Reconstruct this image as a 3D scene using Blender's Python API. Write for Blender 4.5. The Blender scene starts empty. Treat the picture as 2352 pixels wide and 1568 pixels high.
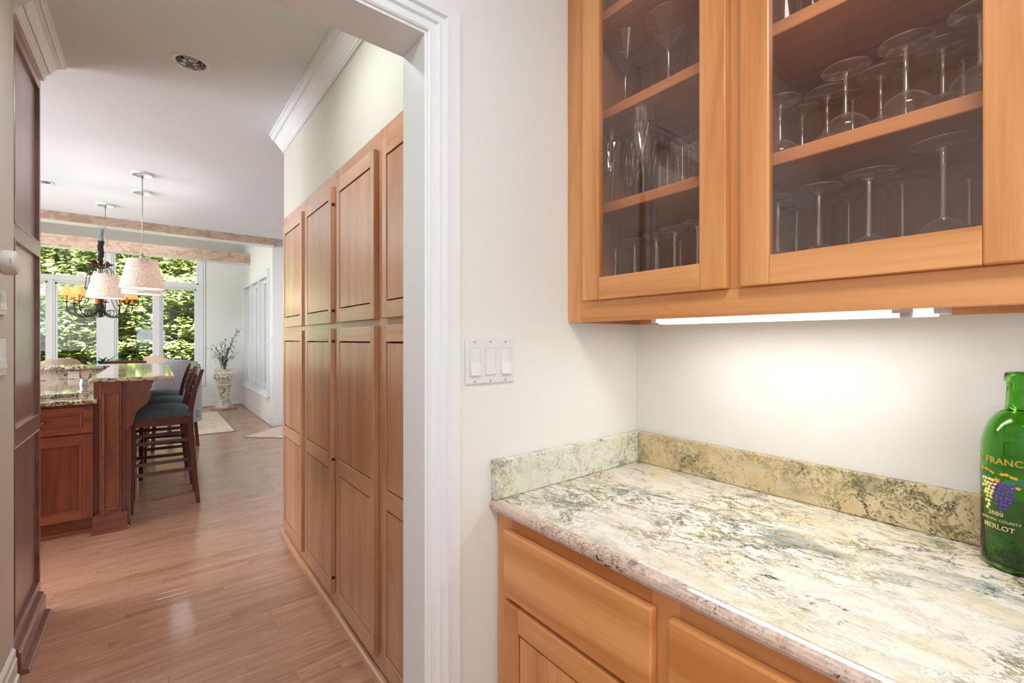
import bpy, bmesh, math, random
import numpy as np
from mathutils import Vector, Matrix
random.seed(7); np.random.seed(7)
S = bpy.context.scene
COL = S.collection
PI = math.pi

# ---------------------------------------------------------------- camera
cam_d = bpy.data.cameras.new('camera')
cam_d.sensor_width = 36.0
cam_d.lens = 36.0 * 1033.0 / 2352.0
cam_d.shift_y = -4.0 / 2352.0
cam_d.clip_start = 0.02
cam = bpy.data.objects.new('camera', cam_d)
COL.objects.link(cam)
cam.location = (0, 0, 1.327)
cam.rotation_euler = (PI / 2, 0, -math.atan2(826.0, 1033.0))
S.camera = cam

# ---------------------------------------------------------------- world, sun, area lights, exposure
S.view_settings.view_transform = 'Standard'
S.view_settings.look = 'None'
S.view_settings.gamma = 1.0
S.view_settings.use_curve_mapping = False
S.view_settings.exposure = 0.0
S.cycles.use_denoising = True
S.cycles.max_bounces = 10
S.cycles.diffuse_bounces = 4
S.cycles.glossy_bounces = 5
S.cycles.transmission_bounces = 8
S.cycles.transparent_max_bounces = 32
S.cycles.sample_clamp_indirect = 6.0
S.cycles.caustics_reflective = False
S.cycles.caustics_refractive = False

W = bpy.data.worlds.new('sky'); S.world = W; W.use_nodes = True
bg = W.node_tree.nodes['Background']
bg.inputs['Color'].default_value = (0.85, 0.93, 1.0, 1)
bg.inputs['Strength'].default_value = 1.5

def sun(direction, strength, color, angle):
    l = bpy.data.lights.new('sun', 'SUN'); l.energy = strength; l.color = color; l.angle = angle
    o = bpy.data.objects.new('sun', l); COL.objects.link(o)
    o.rotation_euler = (-Vector(direction)).to_track_quat('-Z', 'Y').to_euler()
sun((-0.30, -0.42, 0.86), 85.0, (1.0, 0.95, 0.84), 0.01)

def area(name, loc, target, sx, sy, power, color=(1, 1, 1)):
    l = bpy.data.lights.new(name, 'AREA'); l.shape = 'RECTANGLE'; l.size = sx; l.size_y = sy
    l.energy = power; l.color = color
    o = bpy.data.objects.new(name, l); COL.objects.link(o); o.location = loc
    o.rotation_euler = (Vector(target) - Vector(loc)).to_track_quat('-Z', 'Y').to_euler()
    return o
# ceiling lamp of the pantry nook, the kitchen window on the left, unseen fills added for nook, kitchen, dining and east room
area('nook_ceiling_lamp', (-0.15, -0.30, 2.66), (-0.15, -0.30, 0), 0.60, 0.60, 25, (0.97, 1.0, 1.0))
area('nook_rear_fill', (-0.15, -1.58, 1.70), (-0.05, 2.2, 3.3), 1.1, 1.1, 22, (0.93, 0.97, 1.0))  # unseen fill added behind the camera to brighten hall ceiling and casing
area('kitchen_window_daylight', (-4.35, 5.0, 1.60), (0, 4.3, 1.75), 2.2, 1.3, 290, (0.84, 0.92, 1.0))
area('kitchen_fill', (-2.3, 5.0, 2.66), (-2.3, 5.0, 0), 1.6, 1.6, 45, (0.86, 0.93, 1.0))  # added fill, hidden behind the tall cabinet
area('hall_ceiling_lamp', (0.15, 1.75, 2.68), (0.15, 1.75, 0), 0.18, 0.18, 13.0, (0.91, 0.97, 1.0))
area('dining_fill', (-0.6, 9.2, 3.25), (-0.6, 9.2, 0), 2.4, 1.4, 26, (0.88, 0.94, 1.0))  # added fill, hidden above the beams
area('east_room_fill', (2.4, 5.6, 2.66), (2.0, 5.8, 0), 1.4, 1.8, 55, (0.86, 0.93, 1.0))  # added fill from the right, hidden behind the pantry
area('under_cabinet_tube', (1.065, 0.42, 1.362), (1.065, 0.42, 0), 0.04, 0.50, 1.5, (1.0, 0.97, 0.92))

# ---------------------------------------------------------------- helpers
ORG = {}
def add_box(bm, x0, x1, y0, y1, z0, z1, bev=0, seg=2):
    m = Matrix.Translation(((x0 + x1) / 2, (y0 + y1) / 2, (z0 + z1) / 2)) @ Matrix.Diagonal((abs(x1 - x0), abs(y1 - y0), abs(z1 - z0), 1))
    r = bmesh.ops.create_cube(bm, size=1.0, matrix=m)
    if bev:
        es = list({e for v in r['verts'] for e in v.link_edges})
        bmesh.ops.bevel(bm, geom=es, offset=bev, segments=seg, affect='EDGES', profile=0.5)
    return bm
def bx(*a, **k):
    return add_box(bmesh.new(), *a, **k)
def add_prism(bm, pts, vec):
    """closed polygon pts (3d) extruded by vec"""
    n = len(pts); vec = Vector(vec)
    a = [bm.verts.new(Vector(p)) for p in pts]; b = [bm.verts.new(Vector(p) + vec) for p in pts]
    bm.faces.new(a); bm.faces.new(b[::-1])
    for i in range(n):
        j = (i + 1) % n
        bm.faces.new((a[j], a[i], b[i], b[j]))
    bmesh.ops.recalc_face_normals(bm, faces=bm.faces)
    return bm
def add_lathe(bm, prof, seg=24, c=(0, 0, 0), smooth=True):
    rings = []
    for r, z in prof:
        if r < 1e-5:
            rings.append([bm.verts.new((c[0], c[1], c[2] + z))])
        else:
            rings.append([bm.verts.new((c[0] + r * math.cos(2 * PI * k / seg), c[1] + r * math.sin(2 * PI * k / seg), c[2] + z)) for k in range(seg)])
    for A, B in zip(rings, rings[1:]):
        for k in range(seg):
            l = (k + 1) % seg
            if len(A) == 1 and len(B) == 1: continue
            if len(A) == 1: f = bm.faces.new((A[0], B[k], B[l]))
            elif len(B) == 1: f = bm.faces.new((A[k], A[l], B[0]))
            else: f = bm.faces.new((A[k], A[l], B[l], B[k]))
            f.smooth = smooth
    return bm
def add_tube(bm, pts, r, seg=8, r2=None, cap=True):
    pts = [Vector(p) for p in pts]; n = len(pts); rings = []
    up = Vector((0, 0, 1))
    for i, p in enumerate(pts):
        t = (pts[min(i + 1, n - 1)] - pts[max(i - 1, 0)]).normalized()
        a = t.cross(up)
        if a.length < 1e-3: a = t.cross(Vector((1, 0, 0)))
        a.normalize(); b = t.cross(a)
        rr = r if r2 is None else r + (r2 - r) * i / (n - 1)
        rings.append([bm.verts.new(p + (a * math.cos(2 * PI * k / seg) + b * math.sin(2 * PI * k / seg)) * rr) for k in range(seg)])
    for A, B in zip(rings, rings[1:]):
        for k in range(seg):
            l = (k + 1) % seg
            bm.faces.new((A[k], A[l], B[l], B[k])).smooth = True
    if cap:
        bm.faces.new(rings[0][::-1]); bm.faces.new(rings[-1])
    return bm
def add_bar(bm, p0, p1, w, d, up=(0, 0, 1)):
    p0 = Vector(p0); p1 = Vector(p1); t = (p1 - p0).normalized()
    a = t.cross(Vector(up)).normalized(); b = a.cross(t)
    q = [p0 + a * sx * w / 2 + b * sy * d / 2 for sx, sy in ((-1, -1), (1, -1), (1, 1), (-1, 1))]
    return add_prism(bm, q, p1 - p0)
def arc(c, r, a0, a1, n, plane='xz'):
    out = []
    for i in range(n + 1):
        a = a0 + (a1 - a0) * i / n
        u, v = r * math.cos(a), r * math.sin(a)
        out.append((c[0] + u, c[1], c[2] + v) if plane == 'xz' else ((c[0], c[1] + u, c[2] + v) if plane == 'yz' else (c[0] + u, c[1] + v, c[2])))
    return out
def obj(name, bm, mat, parent=None, bevel=0, kind=None, label=None, cat=None, group=None, smooth=False):
    me = bpy.data.meshes.new(name)
    org = ORG.get(parent.name, Vector((0, 0, 0))) if parent else Vector((0, 0, 0))
    if parent is None and cat is not None:      # a thing that is one mesh: put its origin at its base
        zs = [v.co.z for v in bm.verts]; xs = [v.co.x for v in bm.verts]; ys = [v.co.y for v in bm.verts]
        org = Vector(((min(xs) + max(xs)) / 2, (min(ys) + max(ys)) / 2, min(zs)))
    bm.transform(Matrix.Translation(-org))
    if smooth:
        for f in bm.faces: f.smooth = True
    bm.to_mesh(me); bm.free()
    o = bpy.data.objects.new(name, me); COL.objects.link(o)
    if mat is not None: me.materials.append(mat)
    if parent: o.parent = parent
    else: o.location = org
    ORG[o.name] = org
    if bevel:
        m = o.modifiers.new('edge', 'BEVEL'); m.width = bevel; m.segments = 2; m.limit_method = 'ANGLE'; m.angle_limit = 0.6
    if kind: o['kind'] = kind
    tag(o, label, cat, group)
    return o
def tag(o, label=None, cat=None, group=None):
    if label: o['label'] = label
    if cat: o['category'] = cat
    if group: o['group'] = group
def boxes(name, lst, mat, parent, bevel=0.0):
    for q in lst:
        obj(name, bx(*q), mat, parent, bevel)
def thing(name, label, cat, loc, group=None):
    o = bpy.data.objects.new(name, None); COL.objects.link(o); o.location = loc
    o.empty_display_size = 0.05
    ORG[o.name] = Vector(loc); tag(o, label, cat, group)
    return o
def struct(name, bm, mat, bevel=0, parent=None):
    return obj(name, bm, mat, parent, bevel, kind=None if parent else 'structure')
KIDS = {}
def kids(o):
    return [c for c in bpy.data.objects if c.parent == o]
def copy_tree(o, tree, loc=None, rotz=None, label=None):
    r = o.copy(); COL.objects.link(r)
    if loc is not None: r.location = loc
    if rotz is not None: r.rotation_euler = (0, 0, rotz)
    if label: r['label'] = label
    for ch, gs in tree:
        c = ch.copy(); COL.objects.link(c); c.parent = r
        for g in gs:
            d = g.copy(); COL.objects.link(d); d.parent = c
    return r
def tree_of(o):
    return [(c, kids(c)) for c in kids(o)]

# ---------------------------------------------------------------- materials
def rgb(h):
    h = h.lstrip('#'); out = []
    for i in (0, 2, 4):
        c = int(h[i:i + 2], 16) / 255
        out.append(c / 12.92 if c <= 0.04045 else ((c + 0.055) / 1.055) ** 2.4)
    return (*out, 1)
class NT:
    def __init__(s, name):
        s.m = bpy.data.materials.new(name); s.m.use_nodes = True; s.t = s.m.node_tree
        s.t.nodes.clear(); s.out = s.t.nodes.new('ShaderNodeOutputMaterial')
    def n(s, typ, ins=None, **kw):
        d = s.t.nodes.new(typ)
        for k, v in kw.items(): setattr(d, k, v)
        for k, v in (ins or {}).items():
            if isinstance(v, bpy.types.NodeSocket): s.t.links.new(v, d.inputs[k])
            else: d.inputs[k].default_value = v
        return d
    def ramp(s, fac, stops, interp='LINEAR'):
        d = s.t.nodes.new('ShaderNodeValToRGB'); d.color_ramp.interpolation = interp
        e = d.color_ramp.elements
        while len(e) < len(stops): e.new(0.5)
        for el, (p, c) in zip(e, stops):
            el.position = p; el.color = c if len(c) == 4 else (*c, 1)
        s.t.links.new(fac, d.inputs['Fac']); return d.outputs['Color']
    def mix(s, a, b, fac, mode='MIX'):
        d = s.t.nodes.new('ShaderNodeMix'); d.data_type = 'RGBA'; d.blend_type = mode
        for k, v in ((6, a), (7, b), (0, fac)):
            if isinstance(v, bpy.types.NodeSocket): s.t.links.new(v, d.inputs[k])
            else: d.inputs[k].default_value = v
        return d.outputs[2]
    def math(s, op, a, b=0.0, clamp=False):
        d = s.t.nodes.new('ShaderNodeMath'); d.operation = op; d.use_clamp = clamp
        for k, v in ((0, a), (1, b)):
            if isinstance(v, bpy.types.NodeSocket): s.t.links.new(v, d.inputs[k])
            else: d.inputs[k].default_value = v
        return d.outputs[0]
    def coords(s, scale=(1, 1, 1), rot=(0, 0, 0), rand=True, kind='Object'):
        tc = s.n('ShaderNodeTexCoord').outputs[kind]
        if rand:
            oi = s.n('ShaderNodeObjectInfo')
            cx = s.n('ShaderNodeVectorMath', {0: (13.1, 7.7, 19.3), 3: 1.0}, operation='SCALE')
            s.t.links.new(oi.outputs['Random'], cx.inputs[3])
            tc = s.n('ShaderNodeVectorMath', {0: tc, 1: cx.outputs[0]}, operation='ADD').outputs[0]
        return s.n('ShaderNodeMapping', {'Vector': tc, 'Scale': scale, 'Rotation': rot}).outputs[0]
    def bsdf(s, color, rough=0.5, metal=0.0, coat=0.0, coat_rough=0.1, bump=None, bstr=0.1, bdist=0.01, spec=0.5, emis=None, estr=0.0, trans=0.0, ior=1.45, sheen=0.0, sub=0.0):
        b = s.n('ShaderNodeBsdfPrincipled')
        def put(k, v):
            if isinstance(v, bpy.types.NodeSocket): s.t.links.new(v, b.inputs[k])
            else: b.inputs[k].default_value = v
        put('Base Color', color); put('Roughness', rough); put('Metallic', metal)
        put('Coat Weight', coat); put('Coat Roughness', coat_rough); put('Specular IOR Level', spec)
        put('Transmission Weight', trans); put('IOR', ior)
        if emis is not None: put('Emission Color', emis); put('Emission Strength', estr)
        if bump is not None:
            bp = s.n('ShaderNodeBump', {'Height': bump, 'Strength': bstr, 'Distance': bdist})
            s.t.links.new(bp.outputs[0], b.inputs['Normal'])
        s.t.links.new(b.outputs[0], s.out.inputs[0]); s.b = b
        return s.m
def paint(name, h, rough=0.5, tex=0.25, scale=260, var=0.012):
    t = NT(name); c = rgb(h)
    co = t.coords(rand=False)
    n1 = t.n('ShaderNodeTexNoise', {'Vector': co, 'Scale': scale, 'Detail': 2.0}).outputs[0]
    n2 = t.n('ShaderNodeTexNoise', {'Vector': co, 'Scale': 2.5, 'Detail': 3.0}).outputs[0]
    d = tuple(x * (1 - 4 * var) for x in c[:3]) + (1,)
    col = t.mix(d, c, n2)
    return t.bsdf(col, rough, bump=n1, bstr=tex, bdist=0.0008)
def wood(name, light, dark, axis='z', rough=0.32, coat=0.25, coat_rough=0.18, fig=0.5, knots=True, scale=1.0):
    t = NT(name); a, b = rgb(light), rgb(dark)
    st = {'x': (0.10, 1, 1), 'y': (1, 0.10, 1), 'z': (1, 1, 0.10)}[axis]
    co = t.coords(scale=tuple(k * scale for k in st))
    w = t.n('ShaderNodeTexNoise', {'Vector': co, 'Scale': 9.0, 'Detail': 4.0, 'Roughness': 0.55, 'Distortion': 0.8}).outputs[0]
    w2 = t.n('ShaderNodeTexWave', {'Vector': t.coords(scale=tuple(k * scale * 1.0 for k in st)), 'Scale': 2.2, 'Distortion': 7.0, 'Detail': 3.0, 'Detail Scale': 1.6}, wave_type='RINGS').outputs[1]
    st2 = tuple(k * (0.35 if k < 1 else 1) * scale for k in st)
    f = t.n('ShaderNodeTexNoise', {'Vector': t.coords(scale=st2), 'Scale': 160.0, 'Detail': 3.0, 'Roughness': 0.6}).outputs[0]
    m = t.math('ADD', t.math('MULTIPLY', w, 0.55), t.math('MULTIPLY', w2, 0.25 * fig))
    m = t.math('ADD', m, t.math('MULTIPLY', f, 0.28))
    cn = t.n('ShaderNodeTexNoise', {'Vector': t.coords(scale=tuple(k * scale * 0.8 for k in st)), 'Scale': 3.4, 'Detail': 2.0, 'Roughness': 0.4}).outputs[0]
    ln = t.math('ABSOLUTE', t.math('SUBTRACT', t.math('FRACT', t.math('MULTIPLY', cn, 17.0)), 0.5))
    ln = t.math('SUBTRACT', 1.0, t.math('DIVIDE', ln, 0.16), True)
    m = t.math('SUBTRACT', m, t.math('MULTIPLY', t.math('MULTIPLY', ln, f), 0.20))
    mid = tuple((x + y) / 2 for x, y in zip(a, b))
    col = t.ramp(m, [(0.34, b), (0.50, mid), (0.70, a)])
    oi = t.n('ShaderNodeObjectInfo').outputs['Random']
    v = t.math('ADD', t.math('MULTIPLY', oi, 0.14), 0.93)
    hs = t.n('ShaderNodeHueSaturation', {'Color': col, 'Value': v})
    return t.bsdf(hs.outputs[0], rough, coat=coat, coat_rough=coat_rough, bump=f, bstr=0.05, bdist=0.001)
def granite(name, base, warm, blue, dark, sc=1.0, amt=1.0, rot=(0, 0, 0.9), rough=0.12, blotch=0.5, veins=1.0, stretch=(1.0, 0.42, 1.0)):
    t = NT(name)
    co = t.coords(scale=tuple(sc * k for k in stretch), rot=rot, rand=False)
    co2 = t.coords(scale=(sc, sc, sc), rand=False)
    nz = t.n('ShaderNodeTexNoise', {'Vector': co, 'Scale': 7.0, 'Detail': 5.0, 'Roughness': 0.6})
    wv = t.n('ShaderNodeVectorMath', {0: co, 1: t.n('ShaderNodeVectorMath', {0: nz.outputs[1], 3: 0.22}, operation='SCALE').outputs[0]}, operation='ADD').outputs[0]
    def N(vec, s, d=6.0, r=0.6, dis=0.0):
        return t.n('ShaderNodeTexNoise', {'Vector': vec, 'Scale': s, 'Detail': d, 'Roughness': r, 'Distortion': dis}).outputs[0]
    def ridge(vec, s, w, d=4.0, r=0.6):
        return t.math('SUBTRACT', 1.0, t.math('DIVIDE', t.math('ABSOLUTE', t.math('SUBTRACT', N(vec, s, d, r), 0.5)), w), True)
    B, Wm, Bl, Dk = rgb(base), rgb(warm), rgb(blue), rgb(dark)
    big = N(co, 3.2, 3.0)                                   # where the stone is busy
    busy = t.ramp(big, [(0.42, (0, 0, 0)), (0.60, (1, 1, 1))])
    c = t.mix(B, Wm, t.math('MULTIPLY', t.ramp(N(wv, 9.0), [(0.47, (0, 0, 0)), (0.68, (1, 1, 1))]), 0.6))
    bl = t.ramp(N(wv, 6.5, 7.0, 0.66), [(0.53, (0, 0, 0)), (0.63, (1, 1, 1))])
    c = t.mix(c, Bl, t.math('MULTIPLY', t.math('MULTIPLY', bl, t.math('ADD', t.math('MULTIPLY', busy, 0.8), 0.2)), blotch * amt))
    v1 = t.math('MULTIPLY', ridge(wv, 11.0, 0.035), t.math('ADD', t.math('MULTIPLY', busy, 0.7), 0.22))
    c = t.mix(c, rgb('#8f8450'), t.math('MULTIPLY', v1, 0.75 * veins))
    v2 = t.math('MULTIPLY', ridge(wv, 19.0, 0.030, 6.0), t.math('MULTIPLY', busy, N(co2, 14.0)))
    c = t.mix(c, Dk, t.math('MULTIPLY', v2, 1.6 * veins, True))
    sp = t.ramp(N(wv, 55.0, 5.0, 0.7), [(0.56, (0, 0, 0)), (0.63, (1, 1, 1))])
    gate = t.ramp(N(co, 8.0, 3.0), [(0.50, (0, 0, 0)), (0.62, (1, 1, 1))])
    c = t.mix(c, Dk, t.math('MULTIPLY', t.math('MULTIPLY', sp, gate), 0.85 * amt, True))
    sp2 = t.ramp(N(co2, 190.0, 3.0, 0.6), [(0.60, (0, 0, 0)), (0.70, (1, 1, 1))])
    c = t.mix(c, Dk, t.math('MULTIPLY', sp2, 0.30 * amt))
    return t.bsdf(c, rough, coat=0.3, coat_rough=0.05)
def simple(name, h, rough=0.5, metal=0.0, **k):
    t = NT(name); n = t.n('ShaderNodeTexNoise', {'Vector': t.coords(), 'Scale': 30.0, 'Detail': 3.0}).outputs[0]
    c = rgb(h); d = tuple(x * 0.9 for x in c[:3]) + (1,)
    return t.bsdf(t.mix(d, c, n), rough, metal, **k)
def emission(name, h, strength):
    t = NT(name); e = t.n('ShaderNodeEmission', {'Color': rgb(h), 'Strength': strength})
    t.t.links.new(e.outputs[0], t.out.inputs[0]); return t.m
def clear(name, tint=(1, 1, 1, 1), edge=0.0, base=0.04, power=3.0, rough=0.02, ref=(1, 1, 1, 1), edge_glint=0.0):
    """thin clear glass: straight-through with a Fresnel-like sheen"""
    t = NT(name)
    lw = t.n('ShaderNodeLayerWeight', {'Blend': 0.5}).outputs['Facing']
    f = t.math('ADD', t.math('MULTIPLY', t.math('POWER', lw, power), 1.0 - base), base, True)
    tr = t.n('ShaderNodeBsdfTransparent', {'Color': tint}).outputs[0]
    if edge:
        dk = t.n('ShaderNodeMix', {0: t.math('POWER', lw, 2.0), 6: tint, 7: tuple(x * (1 - edge) for x in tint[:3]) + (1,)}, data_type='RGBA')
        t.t.links.new(dk.outputs[2], tr.node.inputs[0])
    gl = t.n('ShaderNodeBsdfGlossy', {'Color': ref, 'Roughness': rough}).outputs[0]
    mx = t.n('ShaderNodeMixShader', {0: f, 1: tr, 2: gl}).outputs[0]
    if edge_glint:
        df = t.n('ShaderNodeBsdfDiffuse', {'Color': (0.95, 0.95, 0.95, 1)}).outputs[0]
        mx = t.n('ShaderNodeMixShader', {0: t.math('ADD', t.math('MULTIPLY', t.math('POWER', lw, 5.0), edge_glint), 0.015), 1: mx, 2: df}).outputs[0]  # pale diffuse painted on grazing edges imitates glints
    t.t.links.new(mx, t.out.inputs[0]); return t.m
def plank_floor(name, joints):
    t = NT(name)
    co = t.coords(scale=(0.12, 1, 1), rand=not joints)
    light, mid, dark = rgb('#c2947a'), rgb('#b08267'), rgb('#8b5e47')
    if joints:
        tc = t.n('ShaderNodeTexCoord').outputs['Object']
        br = t.n('ShaderNodeTexBrick', {'Vector': tc, 'Color1': (0, 0, 0, 1), 'Color2': (1, 1, 1, 1), 'Mortar': (0.5, 0.5, 0.5, 1), 'Scale': 1.0, 'Mortar Size': 0.0006, 'Brick Width': 0.9, 'Row Height': 0.057, 'Bias': 0.0})
        br.offset = 0.37; br.offset_frequency = 2
        rnd = br.outputs['Color']
        sep = t.n('ShaderNodeSeparateColor', {0: rnd}).outputs[0]
        sh = t.n('ShaderNodeVectorMath', {0: (9.0, 3.0, 5.0), 3: sep}, operation='SCALE').outputs[0]
        co = t.n('ShaderNodeVectorMath', {0: co, 1: sh}, operation='ADD').outputs[0]
        mort = br.outputs['Fac']
    else:
        sep = t.n('ShaderNodeObjectInfo').outputs['Random']
    n = t.n('ShaderNodeTexNoise', {'Vector': co, 'Scale': 16.0, 'Detail': 6.0, 'Roughness': 0.62, 'Distortion': 1.6}).outputs[0]
    n2 = t.n('ShaderNodeTexNoise', {'Vector': t.n('ShaderNodeMapping', {'Vector': co, 'Scale': (0.35, 1, 1)}).outputs[0], 'Scale': 120.0, 'Detail': 4.0, 'Roughness': 0.7}).outputs[0]
    wv = t.n('ShaderNodeTexWave', {'Vector': co, 'Scale': 9.0, 'Distortion': 9.0, 'Detail': 3.0, 'Detail Scale': 1.5}, wave_type='BANDS', bands_direction='Y').outputs[1]
    m = t.math('ADD', t.math('MULTIPLY', n, 0.66), t.math('MULTIPLY', n2, 0.24))
    m = t.math('ADD', m, t.math('MULTIPLY', wv, 0.04))
    cn = t.n('ShaderNodeTexNoise', {'Vector': co, 'Scale': 7.0, 'Detail': 2.0, 'Roughness': 0.5}).outputs[0]
    ln = t.math('ABSOLUTE', t.math('SUBTRACT', t.math('FRACT', t.math('MULTIPLY', cn, 13.0)), 0.5))
    ln = t.math('SUBTRACT', 1.0, t.math('DIVIDE', ln, 0.20), True)
    m = t.math('SUBTRACT', m, t.math('MULTIPLY', t.math('MULTIPLY', ln, n2), 0.16))
    c = t.ramp(m, [(0.22, dark), (0.42, mid), (0.66, light)])
    v = t.math('ADD', t.math('MULTIPLY', sep, 0.26), 0.87)
    c = t.n('ShaderNodeHueSaturation', {'Color': c, 'Value': v}).outputs[0]
    if joints: c = t.mix(c, rgb('#5a3a28'), t.math('MULTIPLY', mort, 0.6))
    rr = t.math('ADD', t.math('MULTIPLY', n2, 0.12), 0.20)
    return t.bsdf(c, rr, coat=0.5, coat_rough=0.11, bump=n2, bstr=0.05, bdist=0.001)

M = {}
M['nook_wall'] = paint('nook wall paint', '#ecebe7', 0.55)
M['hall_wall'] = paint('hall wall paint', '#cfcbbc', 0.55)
M['far_wall'] = paint('far wall paint', '#efeee9', 0.55)
M['ceiling'] = paint('ceiling paint', '#e0e5ea', 0.7)
M['trim'] = paint('white trim paint', '#ebecee', 0.32, tex=0.05)
M['beam'] = None
t = NT('sponged beam finish')
n = t.n('ShaderNodeTexNoise', {'Vector': t.coords(scale=(1, 1, 1.6), rand=False), 'Scale': 7.0, 'Detail': 7.0, 'Roughness': 0.65, 'Distortion': 0.6}).outputs[0]
M['beam'] = t.bsdf(t.ramp(n, [(0.36, rgb('#ac8a74')), (0.48, rgb('#b69884')), (0.52, rgb('#c6ae9c')), (0.66, rgb('#b4937e'))]), 0.6)
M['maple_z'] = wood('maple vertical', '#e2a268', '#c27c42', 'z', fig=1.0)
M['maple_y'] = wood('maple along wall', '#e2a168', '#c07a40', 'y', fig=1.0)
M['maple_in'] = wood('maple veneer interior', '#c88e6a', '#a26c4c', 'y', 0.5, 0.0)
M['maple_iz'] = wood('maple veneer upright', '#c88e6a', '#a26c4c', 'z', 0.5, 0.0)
M['pantry_z'] = wood('pantry maple vertical', '#cf9f7c', '#b27f5a', 'z', 0.34, 1.0, 0.25)
M['pantry_y'] = wood('pantry maple rail', '#d3a584', '#b98862', 'y', 0.34, 1.0, 0.25)
M['mahog_z'] = wood('dark cherry vertical', '#8e5c50', '#6a3c32', 'z', 0.3, 1.0, 0.3)
M['mahog_y'] = wood('dark cherry rail', '#8e5c50', '#6a3c32', 'y', 0.3, 1.0, 0.3)
M['cherry_z'] = wood('cherry vertical', '#8a4a30', '#63301c', 'z', 0.3, 0.4, 0.18)
M['cherry_x'] = wood('cherry rail', '#925136', '#6c3622', 'x', 0.3, 0.4, 0.18)
M['stool'] = wood('stool cherry', '#6f3426', '#4b2018', 'z', 0.28, 0.5, 0.15)
M['granite'] = granite('granite worktop', '#ebe5da', '#dcc88e', '#71858f', '#34382f', 1.25, 1.25, (0, 0, 1.0), blotch=0.8, veins=1.6, stretch=(1, 0.55, 1))
M['granite_edge_warmed'] = granite('granite edge bounce tinted', '#dcc4b4', '#c79a80', '#8f8285', '#4a3230', 1.6, 1.5, (0, 0.4, 1.0), blotch=0.7, veins=0.8, stretch=(1, 0.7, 1))  # blotches are the stone's own; pinker base paints in warm bounce light
M['granite_back'] = granite('granite backsplash', '#cdbb95', '#b89858', '#7c776a', '#2f2c22', 1.5, 1.25, (0.4, 0.9, 0.2), blotch=0.7, veins=1.3, stretch=(1, 1, 1))
M['granite_side'] = granite('granite side splash', '#e2e2d4', '#d6cf9f', '#8fa0a2', '#39423c', 1.5, 1.1, (0.2, 0.5, 0.4), blotch=1.0, veins=1.5, stretch=(1, 1, 1))
M['granite_k'] = granite('granite kitchen', '#d2bda9', '#b8957a', '#8f8884', '#1f1a19', 0.55, 3.0, (0, 0, 0.5), rough=0.08, blotch=0.9, veins=3.2)
M['floor_far'] = plank_floor('oak strip floor far', True)
M['plank'] = plank_floor('oak floor strip', False)
M['gap'] = simple('dark joint filler', '#3a2418', 0.9)
M['glassware'] = clear('thin drinking glass', (0.975, 0.98, 0.985, 1), edge=0.1, base=0.05, power=3.2, rough=0.03, edge_glint=0.30)
M['rim_glint'] = clear('glass rim glint', (0.9, 0.9, 0.9, 1), edge=0.1, base=0.30, power=1.0, rough=0.10, edge_glint=0.6)  # whitish ring material standing in for highlights along foot and rim
M['crystal'] = clear('cut crystal', (0.96, 0.965, 0.97, 1), edge=0.2, base=0.16, power=1.2, rough=0.06, edge_glint=0.5)
M['pane'] = clear('cabinet pane', (0.99, 0.94, 0.92, 1), base=0.045, power=4.0, rough=0.0)
M['window_glass'] = clear('window pane', (0.96, 0.98, 0.97, 1), base=0.04, power=4.0, rough=0.0)
M['white_plastic'] = simple('white plastic', '#e9e9ea', 0.3)
M['steel'] = simple('brushed steel', '#b0aeac', 0.3, 1.0)
M['dark_steel'] = simple('dark hinge steel', '#4a4643', 0.4, 0.8)
M['black_iron'] = simple('blackened iron', '#2a2422', 0.45, 0.6)
M['tube'] = emission('lit tube', '#fffaf0', 2.6)
M['bulb_warm'] = emission('warm bulb', '#ffd9a0', 12.0)

# ================================================================= STRUCTURE
WX, WY = 1.2726, 0.9222          # right wall of the nook, doorway wall
CEIL = 2.70
FLX0, FLX1 = -4.6, 3.6
# floor
fl = bmesh.new()
add_box(fl, FLX0, FLX1, 4.66, 10.9, -0.05, 0.0)
add_box(fl, -1.25, 3.6, -1.7, 1.10, -0.05, 0.0)
add_box(fl, FLX0, -0.75, 1.10, 4.66, -0.05, 0.0)
add_box(fl, 0.85, FLX1, 1.10, 4.66, -0.05, 0.0)
floor = struct('floor', fl, M['floor_far'])
sub = struct('subfloor', bx(-0.75, 0.85, 1.10, 4.66, -0.05, -0.012), M['gap'], parent=floor)
rr = random.Random(3)
row = 0; y = 1.10; npl = 0
shared = {}
while y < 4.66 - 0.001:
    x = -0.75 - (0.0 if row == 0 else 0.0)
    first = True
    while x < 0.85 - 0.01:
        L = rr.choice([0.4, 0.55, 0.7, 0.85, 1.0, 1.2])
        if first: L = rr.choice([0.2, 0.35, 0.5, 0.65, 0.8]); first = False
        L = min(L, 0.85 - x)
        if 0.85 - (x + L) < 0.08: L = 0.85 - x
        key = round(L, 3)
        if key not in shared:
            b = bx(0.0003, key - 0.0003, 0.0002, 0.0568, -0.012, 0.0, bev=0.0004, seg=1)
            me = bpy.data.meshes.new('floor_board'); b.to_mesh(me); b.free(); me.materials.append(M['plank']); shared[key] = me
        o = bpy.data.objects.new('floor_board', shared[key]); COL.objects.link(o); o.parent = floor
        o.location = (x, y, -rr.random() * 0.0002)
        x += L; npl += 1
    y += 0.057; row += 1

# ceiling: flat over nook, hall and kitchen, higher over the dining room
cl = bmesh.new()
add_box(cl, -4.7, 3.7, -1.75, 6.78, CEIL, CEIL + 0.08)
struct('ceiling', cl, M['ceiling'])
struct('ceiling_dining', bx(-4.7, 3.7, 6.70, 10.9, 3.30, 3.38), M['ceiling'])
struct('ceiling_riser', bx(-4.7, 3.7, 6.70, 6.779, CEIL + 0.081, 3.299), M['ceiling'])

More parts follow.
